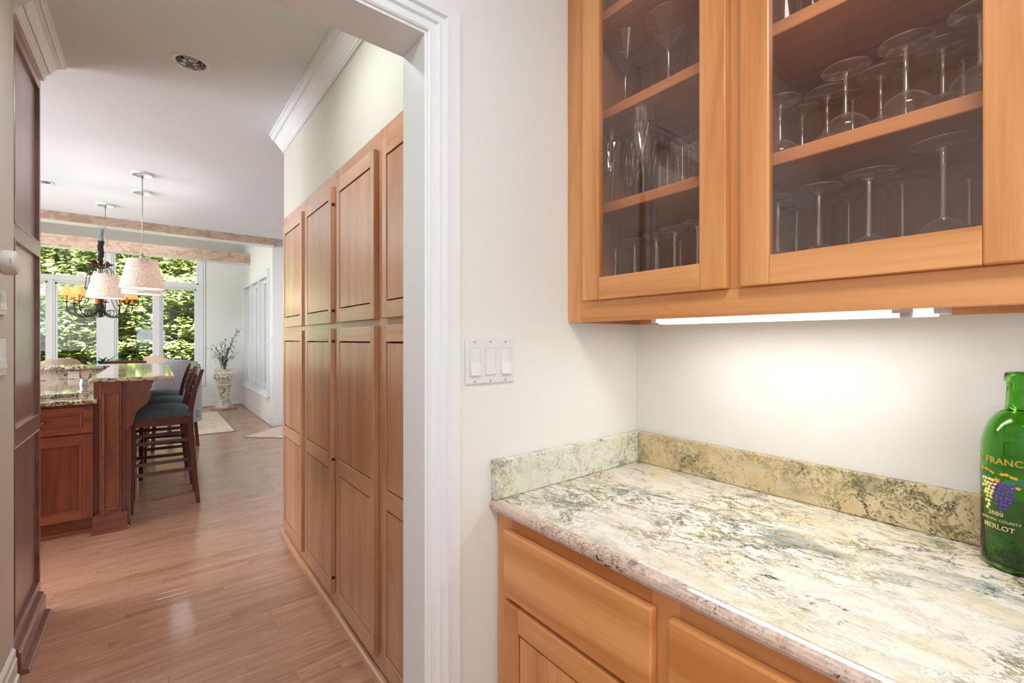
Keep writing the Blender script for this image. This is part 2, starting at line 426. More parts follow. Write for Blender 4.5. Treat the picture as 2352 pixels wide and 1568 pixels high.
# nook walls
struct('wall_right', bx(WX, WX + 0.10, -1.65, WY + 0.1, 0, CEIL), M['nook_wall'])
struct('wall_nook_left', bx(-1.30, -1.20, -1.65, WY, 0, CEIL), M['nook_wall'])
struct('fill_backboard', bx(-0.78, 0.48, -1.65, -1.60, 1.07, 2.33), M['trim'])  # unseen board added behind the rear fill light, not a known window
struct('wall_nook_rear', bx(-1.30, WX + .1, -1.75, -1.65, 0, CEIL), M['nook_wall'])
wd = bmesh.new()
add_box(wd, 0.492, WX, WY, 1.020, 0, CEIL)
add_box(wd, -1.25, -0.445, WY, 1.020, 0, CEIL)
add_box(wd, -0.445, 0.492, WY, 1.020, 2.030, CEIL)
struct('wall_doorway', wd, M['nook_wall'])
# hall: wall on the left, wall above the tall pantry doors, pantry core
struct('wall_hall_left', bx(-1.0, -0.425, 1.021, 2.600, 0, CEIL), M['hall_wall'])
struct('wall_hall_right', bx(0.702, 1.25, 1.021, 3.37, 2.150, CEIL), M['hall_wall'])
struct('wall_hall_end', bx(1.25, 1.33, 1.021, 3.37, 0, CEIL), M['far_wall'])
# jamb lining + casing of the doorway
jm = bmesh.new()
add_box(jm, 0.480, 0.4915, WY - 0.006, 1.028, 0, 2.0305)
add_box(jm, -0.4445, -0.433, WY - 0.006, 1.028, 0, 2.0305)
add_box(jm, -0.433, 0.480, WY - 0.006, 1.028, 2.019, 2.0305)
struct('trim_1', jm, M['trim'], 0.001)
def casing(bm, xl, xr, ztop, prof, yface, sgn=-1):
    """mitred casing: prof = list of (offset outward, protrusion)"""
    rings = []
    for (cx, cz, sx, sz) in ((xl, 0, -1, 0), (xl, ztop, -1, 1), (xr, ztop, 1, 1), (xr, 0, 1, 0)):
        rings.append([bm.verts.new((cx + sx * o, yface + sgn * d, cz + sz * o)) for o, d in prof])
    n = len(prof)
    for A, B in zip(rings, rings[1:]):
        for k in range(n):
            l = (k + 1) % n
            bm.faces.new((A[k], A[l], B[l], B[k]))
    bm.faces.new(rings[0]); bm.faces.new(rings[-1][::-1])
    bmesh.ops.recalc_face_normals(bm, faces=bm.faces)
cs = bmesh.new()
prof = [(0.000, 0), (0.000, 0.010), (0.004, 0.013), (0.007, 0.009), (0.022, 0.010), (0.026, 0.016), (0.030, 0.016), (0.032, 0.012), (0.042, 0.013), (0.046, 0.020), (0.050, 0.020), (0.052, 0.016), (0.080, 0.018), (0.082, 0.014), (0.082, 0)]
casing(cs, -0.440, 0.487, 2.026, prof, WY)
struct('trim_2', cs, M['trim'])
# crown mouldings
def crown(bm, xw, sgn, y0, y1, ztop, prof):
    add_prism(bm, [(xw + sgn * o, y0, ztop + z) for o, z in prof], (0, y1 - y0, 0))
cr1 = [(0, -0.102), (0.010, -0.102), (0.010, -0.094), (0.015, -0.092), (0.017, -0.084), (0.024, -0.078), (0.036, -0.066), (0.050, -0.046), (0.062, -0.036), (0.072, -0.034), (0.076, -0.026), (0.080, -0.024), (0.082, -0.014), (0.090, -0.012), (0.090, 0), (0, 0)]
b = bmesh.new(); crown(b, 0.702, -1, 1.03, 3.37, CEIL, cr1); struct('trim_3', b, M['trim'])
cr2 = [(0, -0.098), (0.014, -0.098), (0.014, -0.088), (0.019, -0.086), (0.019, -0.070), (0.027, -0.066), (0.032, -0.058), (0.036, -0.062), (0.046, -0.040), (0.058, -0.024), (0.074, -0.020), (0.080, -0.022), (0.084, -0.012), (0.094, -0.010), (0.094, 0), (0, 0)]
b = bmesh.new(); crown(b, -0.430, 1, 2.585, 3.175, CEIL, cr2); struct('trim_4', b, M['trim'])
# baseboard at the end of the left hall wall
bp = [(0, 0), (0.020, 0), (0.020, 0.020), (0.014, 0.026), (0.014, 0.085), (0.010, 0.092), (0.010, 0.118), (0.004, 0.130), (0, 0.130)]
b = bmesh.new(); add_prism(b, [(-0.425 + o, 1.03, z) for o, z in bp], (0, 1.545, 0)); struct('baseboard_left', b, M['trim'])

# kitchen / dining shell
kw = bmesh.new()
add_box(kw, -4.7, -4.55, 2.9, 4.0, 0, CEIL); add_box(kw, -4.7, -4.55, 6.1, 10.9, 0, 3.3)
add_box(kw, -4.7, -4.55, 4.0, 6.1, 0, 1.05); add_box(kw, -4.7, -4.55, 4.0, 6.1, 2.45, CEIL)
struct('wall_left', kw, M['far_wall'])
struct('wall_kitchen_near', bx(-4.6, -1.0, 2.9, 3.0, 0, CEIL), M['far_wall'])
struct('wall_east', bx(3.5, 3.6, 1.03, 7.8, 0, 3.3), M['far_wall'])
ww = bmesh.new(); add_box(ww, 1.33, 3.6, 1.0, 1.1, 0, CEIL); struct('wall_east_near', ww, M['far_wall'])
FY = 10.72
fw = bmesh.new()
add_box(fw, 0.81, 1.60, FY, FY + 0.16, 0, 3.3)
add_box(fw, -4.6, -2.15, FY, FY + 0.16, 0, 3.3)
add_box(fw, -2.15, 0.81, FY, FY + 0.16, 0, 0.43)
add_box(fw, -2.15, 0.81, FY, FY + 0.16, 3.05, 3.3)
struct('wall_back', fw, M['far_wall'])
RX = 1.45
rw = bmesh.new()
def rbox(y0, y1, z0, z1): add_box(rw, RX, RX + 0.16, y0, y1, z0, z1)
rbox(7.90, FY, 0, 0.50); rbox(7.90, FY, 2.36, 3.3); rbox(7.90, 8.00, 0.5, 2.36); rbox(10.46, FY, 0.5, 2.36)
add_box(rw, RX, 3.6, 7.74, 7.90, 0, 3.3)
struct('wall_dining_right', rw, M['far_wall'])

# beams
for nm, y0, y1, z0, z1 in (('ceiling_beam', 7.60, 7.72, 2.757, 2.95), ('ceiling_beam', 9.75, 9.87, 2.762, 2.945)):
    o = obj(nm, bx(-4.55, RX, y0, y1, z0, z1), M['beam'], kind='structure')
    obj('soffit_strip', bx(-4.55, RX - 0.001, y0 + 0.004, y1 + 0.06, z0 - 0.006, z0 - 0.0005), M['trim'], o)

# far windows
def win_frame(bm, x0, x1, z0, z1, y=FY):
    for s, (d0, d1, w) in enumerate(((-0.012, 0.03, 0.0), (0.03, 0.10, 0.022))):
        pass
    w = 0.028
    for (a, b_, c, d) in ((x0 - w, x0, z0 - w, z1 + w), (x1, x1 + w, z0 - w, z1 + w), (x0 - w, x1 + w, z1, z1 + w), (x0 - w, x1 + w, z0 - w, z0)):
        add_box(bm, a, b_, y + 0.035, y + 0.10, c, d)
    w2 = 0.052
    for (a, b_, c, d) in ((x0 - w2, x0 - w, z0 - w2, z1 + w2), (x1 + w, x1 + w2, z0 - w2, z1 + w2), (x0 - w, x1 + w, z1 + w, z1 + w2), (x0 - w, x1 + w, z0 - w2, z0 - w)):
        add_box(bm, a, b_, y + 0.012, y + 0.06, c, d)
opens = [('window_1', -2.05, -1.400, 0.56, 2.285), ('window_2', -1.256, -0.770, 0.56, 2.275), ('window_3', -0.482, 0.0, 0.56, 2.30),
         ('window_4', 0.160, 0.6435, 0.56, 2.285), ('window_5', -2.05, -0.764, 2.43, 3.0), ('window_6', -0.517, 0.678, 2.43, 3.0)]
for nm, x0, x1, z0, z1 in opens:
    b = bmesh.new(); win_frame(b, x0, x1, z0, z1)
    o = struct(nm, b, M['trim'], 0.002)
    obj('glass_pane', bx(x0 - 0.005, x1 + 0.005, FY + 0.064, FY + 0.070, z0 - 0.005, z1 + 0.005), M['window_glass'], o)
tn = 7
for x0, x1, z0, z1 in ((-2.15, -2.10, .43, 3.05), (-1.348, -1.308, .508, 2.337), (-0.718, -0.534, .508, 2.337), (-0.712, -0.569, 2.378, 3.05), (0.052, 0.108, .508, 2.337), (0.6955, 0.8124, .508, 2.337), (0.730, 0.8124, 2.378, 3.05),
                       (-2.10, 0.8124, 2.337, 2.378), (-2.10, 0.8124, 0.43, 0.508)):
    struct('trim_%d' % tn, bx(x0, x1, FY - 0.004, FY + 0.14, z0, z1), M['trim'], 0.002); tn += 1
for q in ((0.790, 0.8124, FY - 0.022, FY - .0045, 0.424, 3.05), (0.735, 0.780, FY - 0.014, FY - .0045, 0.46, 3.05), (-2.1, 0.789, FY - 0.03, FY - .0045, 0.424, 0.46)):
    struct('trim_%d' % tn, bx(*q), M['trim'], 0.002); tn += 1

# window with three casements in the right dining wall
b = bmesh.new()
for (y0, y1, z0, z1) in ((7.935, 8.03, 0.42, 2.44), (10.43, 10.53, 0.42, 2.44), (8.03, 10.43, 2.345, 2.44), (8.03, 10.43, 0.42, 0.515)):
    add_box(b, RX - 0.020, RX, y0, y1, z0, z1)
add_box(b, RX - 0.045, RX - 0.020, 7.935, 7.960, 0.405, 2.455); add_box(b, RX - 0.045, RX - 0.02, 7.96, 10.53, 0.405, 0.425)
for y0 in (8.03, 8.80, 9.60, 10.38):
    add_box(b, RX - 0.018, RX + 0.12, y0, y0 + 0.06, 0.515, 2.345)
add_box(b, RX - 0.01, RX + 0.12, 8.03, 10.44, 0.500, 0.515); add_box(b, RX - 0.01, RX + 0.12, 8.03, 10.44, 2.345, 2.36)
win7 = struct('window_7', b, M['trim'], 0.002)
for y0, y1 in ((8.09, 8.80), (8.86, 9.60), (9.66, 10.38)):
    sb = bmesh.new()
    for (a, c, z0, z1) in ((y0, y0 + 0.05, .515, 2.345), (y1 - 0.05, y1, .515, 2.345), (y0 + .05, y1 - .05, .515, .575), (y0 + .05, y1 - .05, 2.285, 2.345)):
        add_box(sb, RX + 0.05, RX + 0.09, a, c, z0, z1)
    sa = obj('sash', sb, M['trim'], win7, 0.002)
    obj('glass_pane', bx(RX + 0.067, RX + 0.072, y0 + .05, y1 - .05, .575, 2.285), M['window_glass'], sa)
    hb = bmesh.new(); ym = (y0 + y1) / 2
    add_box(hb, RX + 0.0, RX + 0.045, ym - 0.04, ym + 0.04, 0.515, 0.535)
    add_tube(hb, [(RX + 0.02, ym, 0.535), (RX + 0.0, ym, 0.56), (RX - 0.005, ym - 0.06, 0.575), (RX - 0.005, ym - 0.10, 0.60)], 0.006, 6)
    obj('crank_handle', hb, M['white_plastic'], win7)
# kitchen window to the left (out of view)
b = bmesh.new()
for (y0, y1, z0, z1) in ((4.0, 4.08, 1.05, 2.45), (6.02, 6.1, 1.05, 2.45), (4.08, 6.02, 2.37, 2.45), (4.08, 6.02, 1.05, 1.13), (5.02, 5.08, 1.13, 2.37)):
    add_box(b, -4.68, -4.53, y0, y1, z0, z1)
o = struct('window_8', b, M['trim'])
obj('glass_pane', bx(-4.62, -4.61, 4.08, 6.02, 1.13, 2.37), M['window_glass'], o)

# baseboards of the dining corner
bp2 = [(0, 0), (0.022, 0), (0.022, 0.02), (0.016, 0.026), (0.016, 0.060), (0.012, 0.066), (0.012, 0.105), (0.006, 0.112), (0.006, 0.135), (0, 0.145)]
b = bmesh.new(); add_prism(b, [(-4.5, FY - o, z) for o, z in bp2], (RX + 4.5, 0, 0)); struct('baseboard_back', b, M['trim'])
b = bmesh.new(); add_prism(b, [(RX - o, 7.72, z) for o, z in bp2], (0, FY - 7.72, 0)); struct('baseboard_right', b, M['trim'])
b = bmesh.new(); add_prism(b, [(RX - 0.02, 7.74 - o, z) for o, z in bp2], (2.0, 0, 0)); struct('baseboard_passage', b, M['trim'])
b = bmesh.new(); add_box(b, RX - 0.034, RX - 0.022, 7.72, FY, 0, 0.016); add_box(b, -4.4, RX, FY - 0.034, FY - 0.022, 0, 0.016); struct('trim_6', b, M['pantry_y'])

# ================================================================= CABINET BUILDING
def fb(bm, face, n, a0, a1, z0, z1, d0, d1, bev=0):
    """box on a vertical face: a = run along face, d = distance outward from face"""
    if n == '-x': add_box(bm, face - d1, face - d0, a0, a1, z0, z1, bev)
    elif n == '+x': add_box(bm, face + d0, face + d1, a0, a1, z0, z1, bev)
    elif n == '-y': add_box(bm, a0, a1, face - d1, face - d0, z0, z1, bev)
def door(parent, face, n, a0, a1, z0, z1, stile, th, mz, mr, panel='flat', mids=(), recess=0.003, gap=0.006, name='door', railh=None, lip=None, label=None, bevel=0.002):
    rh = railh or stile
    d = bpy.data.objects.new(name, None); COL.objects.link(d); d.parent = parent; d.empty_display_size = 0.05
    ORG[d.name] = ORG[parent.name]
    if label: d['label'] = label
    for q in ((a0, a0 + stile), (a1 - stile, a1)):
        b = bmesh.new(); fb(b, face, n, q[0], q[1], z0, z1, 0, th); obj('stile', b, mz, d, bevel)
    rails = [(z0, z0 + rh)] + list(mids) + [(z1 - rh, z1)]
    for r0, r1 in rails:
        b = bmesh.new(); fb(b, face, n, a0 + stile, a1 - stile, r0, r1, 0, th)
        obj('rail', b, mr, d, bevel * 0.5)
    for (r0, r1), (s0, s1) in zip(rails, rails[1:]):
        if panel == 'glass':
            b = bmesh.new(); fb(b, face, n, a0 + stile - 0.004, a1 - stile + 0.004, r1 - 0.004, s0 + 0.004, th * 0.45, th * 0.45 + 0.003)
            obj('glass_pane', b, M['pane'], d)
        else:
            b = bmesh.new(); fb(b, face, n, a0 + stile + gap, a1 - stile - gap, r1 + gap, s0 - gap, 0.002, th - recess)
            obj('panel', b, mz, d)
        if lip:
            w, h = lip
            A0, A1, Z0, Z1 = a0 + stile, a1 - stile, r1, s0
            for q in ((A0, A0 + w, Z0, Z1), (A1 - w, A1, Z0, Z1), (A0 + w, A1 - w, Z0, Z0 + w), (A0 + w, A1 - w, Z1 - w, Z1)):
                b = bmesh.new(); fb(b, face, n, *q, 0.002, th + h); obj('moulding', b, lip_mat[0], d, 0.003)
    return d
lip_mat = [None]

# ---- pantry run in the hall
pc = thing('pantry_cabinet', 'tall maple pantry cabinet with two tiers of panelled doors along the hall', 'cabinet', (0.95, 2.2, 0))
b = bmesh.new(); add_box(b, 0.722, 1.24, 1.035, 3.37, 0.0, 2.150)
obj('carcass', b, M['maple_iz'], pc)
boxes('frame_stile', [(0.702, 0.722, a0 - 0.012, a1 + 0.012 if a1 < 3.3 else 3.37, 0.0, 2.150) for a0, a1 in ((1.047, 1.186), (1.645, 1.723), (2.178, 2.272), (2.7465, 2.8234), (3.295, 3.37))], M['pantry_z'], pc, 0.001)
boxes('frame_rail', [(0.7022, 0.722, a0, a1, z0, z1) for z0, z1 in ((0.0, 0.092), (1.370, 1.420), (2.070, 2.150)) for a0, a1 in ((1.198, 1.633), (1.735, 2.166), (2.284, 2.7345), (2.8354, 3.283))], M['pantry_y'], pc)
b = bmesh.new(); add_prism(b, [(0.7, 1.03, 0), (0.678, 1.03, 0), (0.678, 1.03, 0.008), (0.682, 1.03, 0.017), (0.690, 1.03, 0.022), (0.70, 1.03, 0.024)], (0, 2.365, 0))
obj('shoe_moulding', b, M['pantry_y'], pc)
for a0, a1 in ((1.186, 1.6414), (1.723, 2.1786), (2.2718, 2.7465), (2.8234, 3.295)):
    a0 = a0 if a0 < 1.5 else a0
    door(pc, 0.702, '-x', a0, a1, 1.409, 2.080, 0.038, 0.022, M['pantry_z'], M['pantry_y'], railh=0.062, label='upper door')
    dl = door(pc, 0.702, '-x', a0, a1, 0.082, 1.382, 0.038, 0.022, M['pantry_z'], M['pantry_y'], mids=((0.694, 0.765),), railh=0.062, label='tall lower door')
for yy, zs in ((2.2718, (1.47, 1.99)), (2.2718, (0.16, 0.74, 1.32))):
    for z in zs:
        obj('hinge', bx(0.686, 0.700, yy - 0.0015, yy + 0.004, z - 0.007, z + 0.007), M['dark_steel'], pc)

# ---- dark tall cabinet on the left
lip_mat[0] = M['mahog_y']
tc = thing('tall_cherry_cabinet', 'dark red-brown tall cabinet with stacked recessed panels beside the thermostat wall', 'cabinet', (-0.74, 2.9, 0))
obj('carcass', bx(-1.05, -0.452, 2.602, 3.180, 0.10, 2.602), M['mahog_z'], tc)
b = bmesh.new(); add_box(b, -1.05, -0.46, 2.602, 3.12, 0, 0.10); obj('toe_base', b, M['mahog_y'], tc)
b = bmesh.new(); add_prism(b, [(-0.46, 2.602, 0.0), (-0.405, 2.602, 0.0), (-0.405, 2.602, 0.086), (-0.412, 2.602, 0.092), (-0.412, 2.602, 0.104), (-0.430, 2.602, 0.112), (-0.46, 2.602, 0.112)], (0, 0.528, 0))
obj('base_moulding', b, M['mahog_y'], tc)
b = bmesh.new(); add_prism(b, [(-0.405, 2.602, 0), (-0.382, 2.602, 0), (-0.382, 2.602, 0.008), (-0.387, 2.602, 0.016), (-0.396, 2.602, 0.020), (-0.405, 2.602, 0.022)], (0, 0.515, 0))
obj('shoe_moulding', b, M['mahog_y'], tc)
door(tc, -0.452, '+x', 2.602, 3.180, 0.10, 2.602, 0.036, 0.022, M['mahog_z'], M['mahog_y'], mids=((0.893, 0.962), (1.735, 1.792)), railh=0.050, lip=(0.009, 0.003), recess=0.012, gap=0.0, name='front_frame')

# ---- wall cabinet with glass doors
FX = 0.945
uc = thing('wall_cabinet', 'maple wall cabinet with two glass doors above the granite worktop', 'cabinet', (1.1, 0.35, 1.377))
Y0, Y1, Z0, Z1 = -0.03, 0.8975, 1.377, 2.60
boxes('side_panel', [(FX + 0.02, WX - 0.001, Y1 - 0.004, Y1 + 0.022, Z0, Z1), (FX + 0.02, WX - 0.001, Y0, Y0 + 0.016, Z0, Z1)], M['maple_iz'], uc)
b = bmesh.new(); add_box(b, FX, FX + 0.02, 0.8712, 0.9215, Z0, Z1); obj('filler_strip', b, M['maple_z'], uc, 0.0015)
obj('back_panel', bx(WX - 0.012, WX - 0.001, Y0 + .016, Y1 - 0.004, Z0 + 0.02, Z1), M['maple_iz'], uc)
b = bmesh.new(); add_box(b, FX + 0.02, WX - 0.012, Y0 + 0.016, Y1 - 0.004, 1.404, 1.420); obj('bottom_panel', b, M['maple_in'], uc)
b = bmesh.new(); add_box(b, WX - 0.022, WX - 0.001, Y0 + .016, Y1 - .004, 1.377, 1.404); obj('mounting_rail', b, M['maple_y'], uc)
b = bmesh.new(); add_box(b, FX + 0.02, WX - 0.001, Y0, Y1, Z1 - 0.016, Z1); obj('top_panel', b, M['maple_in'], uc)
boxes('frame_stile', [(FX, FX + 0.02, a0, a1, 1.4336, Z1) for a0, a1 in ((0.8242, 0.8708), (0.412, 0.4602), (-0.03, 0.036))], M['maple_z'], uc, 0.001)
boxes('frame_rail', [(FX, FX + 0.02, -0.03, 0.8708, 1.377, 1.4334)] + [(FX + 0.001, FX + 0.0195, a0, a1, z0, z1) for z0, z1 in ((1.4336, 1.445), (2.54, 2.60)) for a0, a1 in ((0.4602, 0.8242), (0.036, 0.412))], M['maple_y'], uc, 0.001)
for i, zt in enumerate((1.709, 1.973, 2.25)):
    for a0, a1 in ((0.437, 0.8925), (-0.013, 0.434)):
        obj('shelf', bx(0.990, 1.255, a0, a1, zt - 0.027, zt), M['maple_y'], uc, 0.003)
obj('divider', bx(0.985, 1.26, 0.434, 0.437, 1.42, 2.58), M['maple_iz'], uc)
door(uc, FX, '-x', 0.4498, 0.8475, 1.434, 2.56, 0.0585, 0.0205, M['maple_z'], M['maple_y'], panel='glass', label='narrow glass door', bevel=0.003)
door(uc, FX, '-x', 0.026, 0.4225, 1.434, 2.56, 0.0562, 0.0205, M['maple_z'], M['maple_y'], panel='glass', label='wide glass door', bevel=0.003)

# under-cabinet tube light
ul = thing('under_cabinet_light', 'slim white lit tube light fixed under the wall cabinet', 'light', (1.065, 0.42, 1.404))
b = bmesh.new(); add_box(b, 1.030, 1.105, 0.135, 0.700, 1.385, 1.403, 0.003); obj('housing', b, M['white_plastic'], ul)
b = bmesh.new(); add_prism(b, [(1.033, 0.150, 1.3855), (1.036, 0.150, 1.374), (1.046, 0.150, 1.368), (1.088, 0.150, 1.368), (1.098, 0.150, 1.374), (1.101, 0.150, 1.3855)], (0, 0.535, 0)); obj('lit_diffuser', b, M['tube'], ul)
boxes('end_cap', [(1.030, 1.104, 0.135, 0.149, 1.371, 1.3848), (1.030, 1.104, 0.686, 0.700, 1.371, 1.3848)], M['white_plastic'], ul, 0.002)
b = bmesh.new(); add_lathe(b, [(0, 0), (0.008, 0), (0.009, 0.002), (0.009, 0.012), (0, 0.012)], 14, (1.02, 0.182, 1.361)); add_box(b, 1.012, 1.032, 0.172, 0.20, 1.3735, 1.392); obj('switch_button', b, M['white_plastic'], ul)

# ---- base cabinet, worktop, splashbacks
bc = thing('base_cabinet', 'maple base cabinet with drawers under the speckled granite worktop', 'cabinet', (0.98, 0.1, 0))
BX = 0.690
obj('carcass', bx(BX + 0.02, WX - .001, -0.9, WY - 0.001, 0.10, 0.894), M['maple_iz'], bc)
obj('toe_kick', bx(BX + 0.07, WX - .001, -0.9, WY - 0.001, 0, 0.10), M['maple_y'], bc)
boxes('frame_stile', [(BX, BX + 0.02, a0, a1, 0.10, 0.894) for a0, a1 in ((0.862, 0.9205), (0.412, 0.467), (-0.062, -0.007), (-0.9, -0.5))], M['maple_z'], bc, 0.001)
boxes('frame_rail', [(BX, BX + 0.02, a0, a1, z0, z1) for a0, a1 in ((0.467, 0.862), (-0.007, 0.412), (-0.5, -0.062)) for z0, z1 in ((0.85, 0.894), (0.68, 0.712), (0.10, 0.14))], M['maple_y'], bc)
for i, (a0, a1) in enumerate(((0.455, 0.873), (0.000, 0.424), (-0.49, -0.055))):
    b = bmesh.new(); add_box(b, BX - 0.020, BX - 0.0003, a0, a1, 0.703, 0.862, 0.004, 2)
    obj('drawer_front', b, M['maple_y'], bc)
    door(bc, BX - 0.0003, '-x', a0, a1, 0.12, 0.692, 0.056, 0.020, M['maple_z'], M['maple_y'], bevel=0.003)
gt = bmesh.new()
wt = thing('granite_worktop', 'cream granite worktop with blue-grey patches under the wall cabinet', 'worktop', (0.97, 0.0, 0.896))
pr = [(0.684, 0.8962), (0.684, 0.9258), (WX - 0.001, 0.9258), (WX - 0.001, 0.8962)]
add_prism(gt, [(x, -0.9, z) for x, z in pr], (0, WY - 0.001 + 0.9, 0)); obj('slab', gt, M['granite'], wt)
b = bmesh.new(); add_prism(b, [(x, -0.9, z) for x, z in [(0.6839, 0.8962), (0.672, 0.897), (0.6665, 0.901), (0.6635, 0.908), (0.6635, 0.914), (0.6660, 0.9205), (0.672, 0.9245), (0.680, 0.9258), (0.6839, 0.9258)]], (0, WY - 0.001 + 0.9, 0)); obj('front_edge', b, M['granite_edge_warmed'], wt, label='rounded front edge with pinkish bounce light painted in')
gs = bmesh.new(); add_box(gs, 0.668, WX - 0.001, WY - 0.0225, WY - 0.0005, 0.9262, 1.0245, 0.003)
obj('side_splashback', gs, M['granite_side'], label='short pale green-grey granite splashback below the light switches', cat='splashback')
gb = bmesh.new(); add_box(gb, WX - 0.0225, WX - 0.0005, -0.9, WY - 0.023, 0.9262, 1.0245, 0.003)
obj('rear_splashback', gb, M['granite_back'], label='long tan granite splashback running behind the green bottle', cat='splashback')

# ---- switches and outlets
def switch_plate(x0, x1, z0, z1, y):
    t_ = thing('light_switch', 'white three-gang light switch plate beside the door casing', 'switch', ((x0 + x1) / 2, y, z0))
    b = bmesh.new(); add_box(b, x0, x1, y - 0.006, y - 0.0003, z0, z1, 0.003); obj('cover_plate', b, M['white_plastic'], t_)
    w = (x1 - x0); 
    for i in range(3):
        cx = x0 + 0.026 + i * 0.0475; zc = (z0 + z1) / 2
        b = bmesh.new(); 
        for q in ((cx - .0175, cx - .0155, zc - .034, zc + .034), (cx + .0155, cx + .0175, zc - .034, zc + .034), (cx - .0175, cx + .0175, zc - .036, zc - .034), (cx - .0175, cx + .0175, zc + .034, zc + .036)):
            add_box(b, q[0], q[1], y - 0.0072, y - 0.006, q[2], q[3])
        obj('bezel', b, M['white_plastic'], t_)
        b = bmesh.new()
        tilt = 0.005 if i != 1 else 0.002
        add_prism(b, [(cx - .0145, y - .0061, zc - .033), (cx - .0145, y - .0075 - tilt, zc - .033), (cx - .0145, y - .0075, zc), (cx - .0145, y - .0070, zc + .033), (cx - .0145, y - .0061, zc + .033)], (0.029, 0, 0))
        obj('rocker', b, M['white_plastic'], t_, 0.0006)
        for zz in (zc - 0.0485, zc + 0.0485):
            b = bmesh.new(); add_lathe(b, [(0, 0), (0.0028, 0), (0.0022, 0.0012), (0, 0.0014)], 10); b.transform(Matrix.Translation((cx, y - 0.006, zz)) @ Matrix.Rotation(PI / 2, 4, 'X'))
            obj('screw', b, M['steel'], t_)
switch_plate(0.5900, 0.7400, 1.2175, 1.3285, WY)
ot = thing('wall_outlet', 'white outlet plate low on wall, half hidden behind the green bottle', 'outlet', (WX, 0.06, 1.10))
b = bmesh.new(); add_box(b, WX - 0.006, WX - 0.0003, 0.030, 0.108, 1.084, 1.200, 0.002); obj('cover_plate', b, M['white_plastic'], ot)
for zc in (1.122, 1.162):
    b = bmesh.new(); add_box(b, WX - 0.009, WX - 0.006, 0.052, 0.086, zc - 0.013, zc + 0.013, 0.004); obj('socket_face', b, M['white_plastic'], ot)
# devices on the left hall wall
LX = -0.425
th = thing('round_wall_sensor', 'round white wall device sticking out at the left picture edge', 'thermostat', (LX, 2.30, 1.55))
b = bmesh.new(); add_lathe(b, [(0, 0), (0.030, 0), (0.036, 0.004), (0.037, 0.020), (0.030, 0.022), (0, 0.022)], 32); b.transform(Matrix.Translation((LX, 2.30, 1.593)) @ Matrix.Rotation(PI / 2, 4, 'Y')); obj('mount', b, simple('grey plastic', '#b4b6b8', 0.45), th)
b = bmesh.new(); add_lathe(b, [(0, 0.0225), (0.040, 0.0225), (0.0425, 0.026), (0.0425, 0.050), (0.040, 0.056), (0.034, 0.060), (0, 0.061)], 32); b.transform(Matrix.Translation((LX, 2.30, 1.593)) @ Matrix.Rotation(PI / 2, 4, 'Y')); obj('body', b, simple('warm white plastic', '#ddd6cf', 0.35), th)
for k in range(3):
    b = bmesh.new(); add_lathe(b, [(0, 0), (0.0016, 0), (0, 0.001)], 8); b.transform(Matrix.Translation((LX + 0.048, 2.2572, 1.588 + k * 0.006)) @ Matrix.Rotation(PI / 2, 4, 'X')); obj('indicator_hole', b, M['black_iron'], th)
for (z0, z1, lab, nm) in ((1.415, 1.503, 'upper of two white wall plates below the round wall device', 'upper'), (1.198, 1.330, 'lower of two white switch plates below the round wall device', 'lower')):
    t_ = thing('wall_plate', lab, 'switch', (LX, 2.37, z0))
    b = bmesh.new(); add_box(b, LX + 0.0003, LX + 0.008, 2.28, 2.44, z0, z1, 0.003); obj('cover_plate', b, M['white_plastic'], t_)
    for k in range(3):
        zc = (z0 + z1) / 2; h = (z1 - z0) * 0.28
        b = bmesh.new(); yc = 2.31 + k * 0.05
        add_prism(b, [(LX + .008, yc - .012, zc - h), (LX + .014, yc - .012, zc - h), (LX + .0095, yc - .012, zc), (LX + .011, yc - .012, zc + h), (LX + .008, yc - .012, zc + h)], (0, .024, 0)); obj('rocker', b, M['white_plastic'], t_)
def small_plate(name, lab, x, y, z0, z1, w=0.075):
    t_ = thing(name, lab, 'outlet' if 'outlet' in name else 'switch', (x, y, z0))
    b = bmesh.new(); add_box(b, x - 0.007, x - 0.0003, y - w / 2, y + w / 2, z0, z1, 0.002); obj('cover_plate', b, M['white_plastic'], t_)
    zc = (z0 + z1) / 2
    for s in ((-0.022, 0.022) if 'outlet' in name else (0,)):
        b = bmesh.new(); add_box(b, x - 0.011, x - 0.007, y - 0.016, y + 0.016, zc + s - 0.015, zc + s + 0.015, 0.003); obj('socket_face' if 'outlet' in name else 'rocker', b, M['white_plastic'], t_)
small_plate('wall_outlet', 'white outlet plate low on the far wall under the side window', RX, 8.10, 0.30, 0.42)
small_plate('wall_outlet', 'white outlet plate low on the far wall nearer the passage corner', RX, 8.26, 0.31, 0.43)
small_plate('light_switch', 'single white switch at mid height beside the side window', RX, 7.82, 1.225, 1.345)
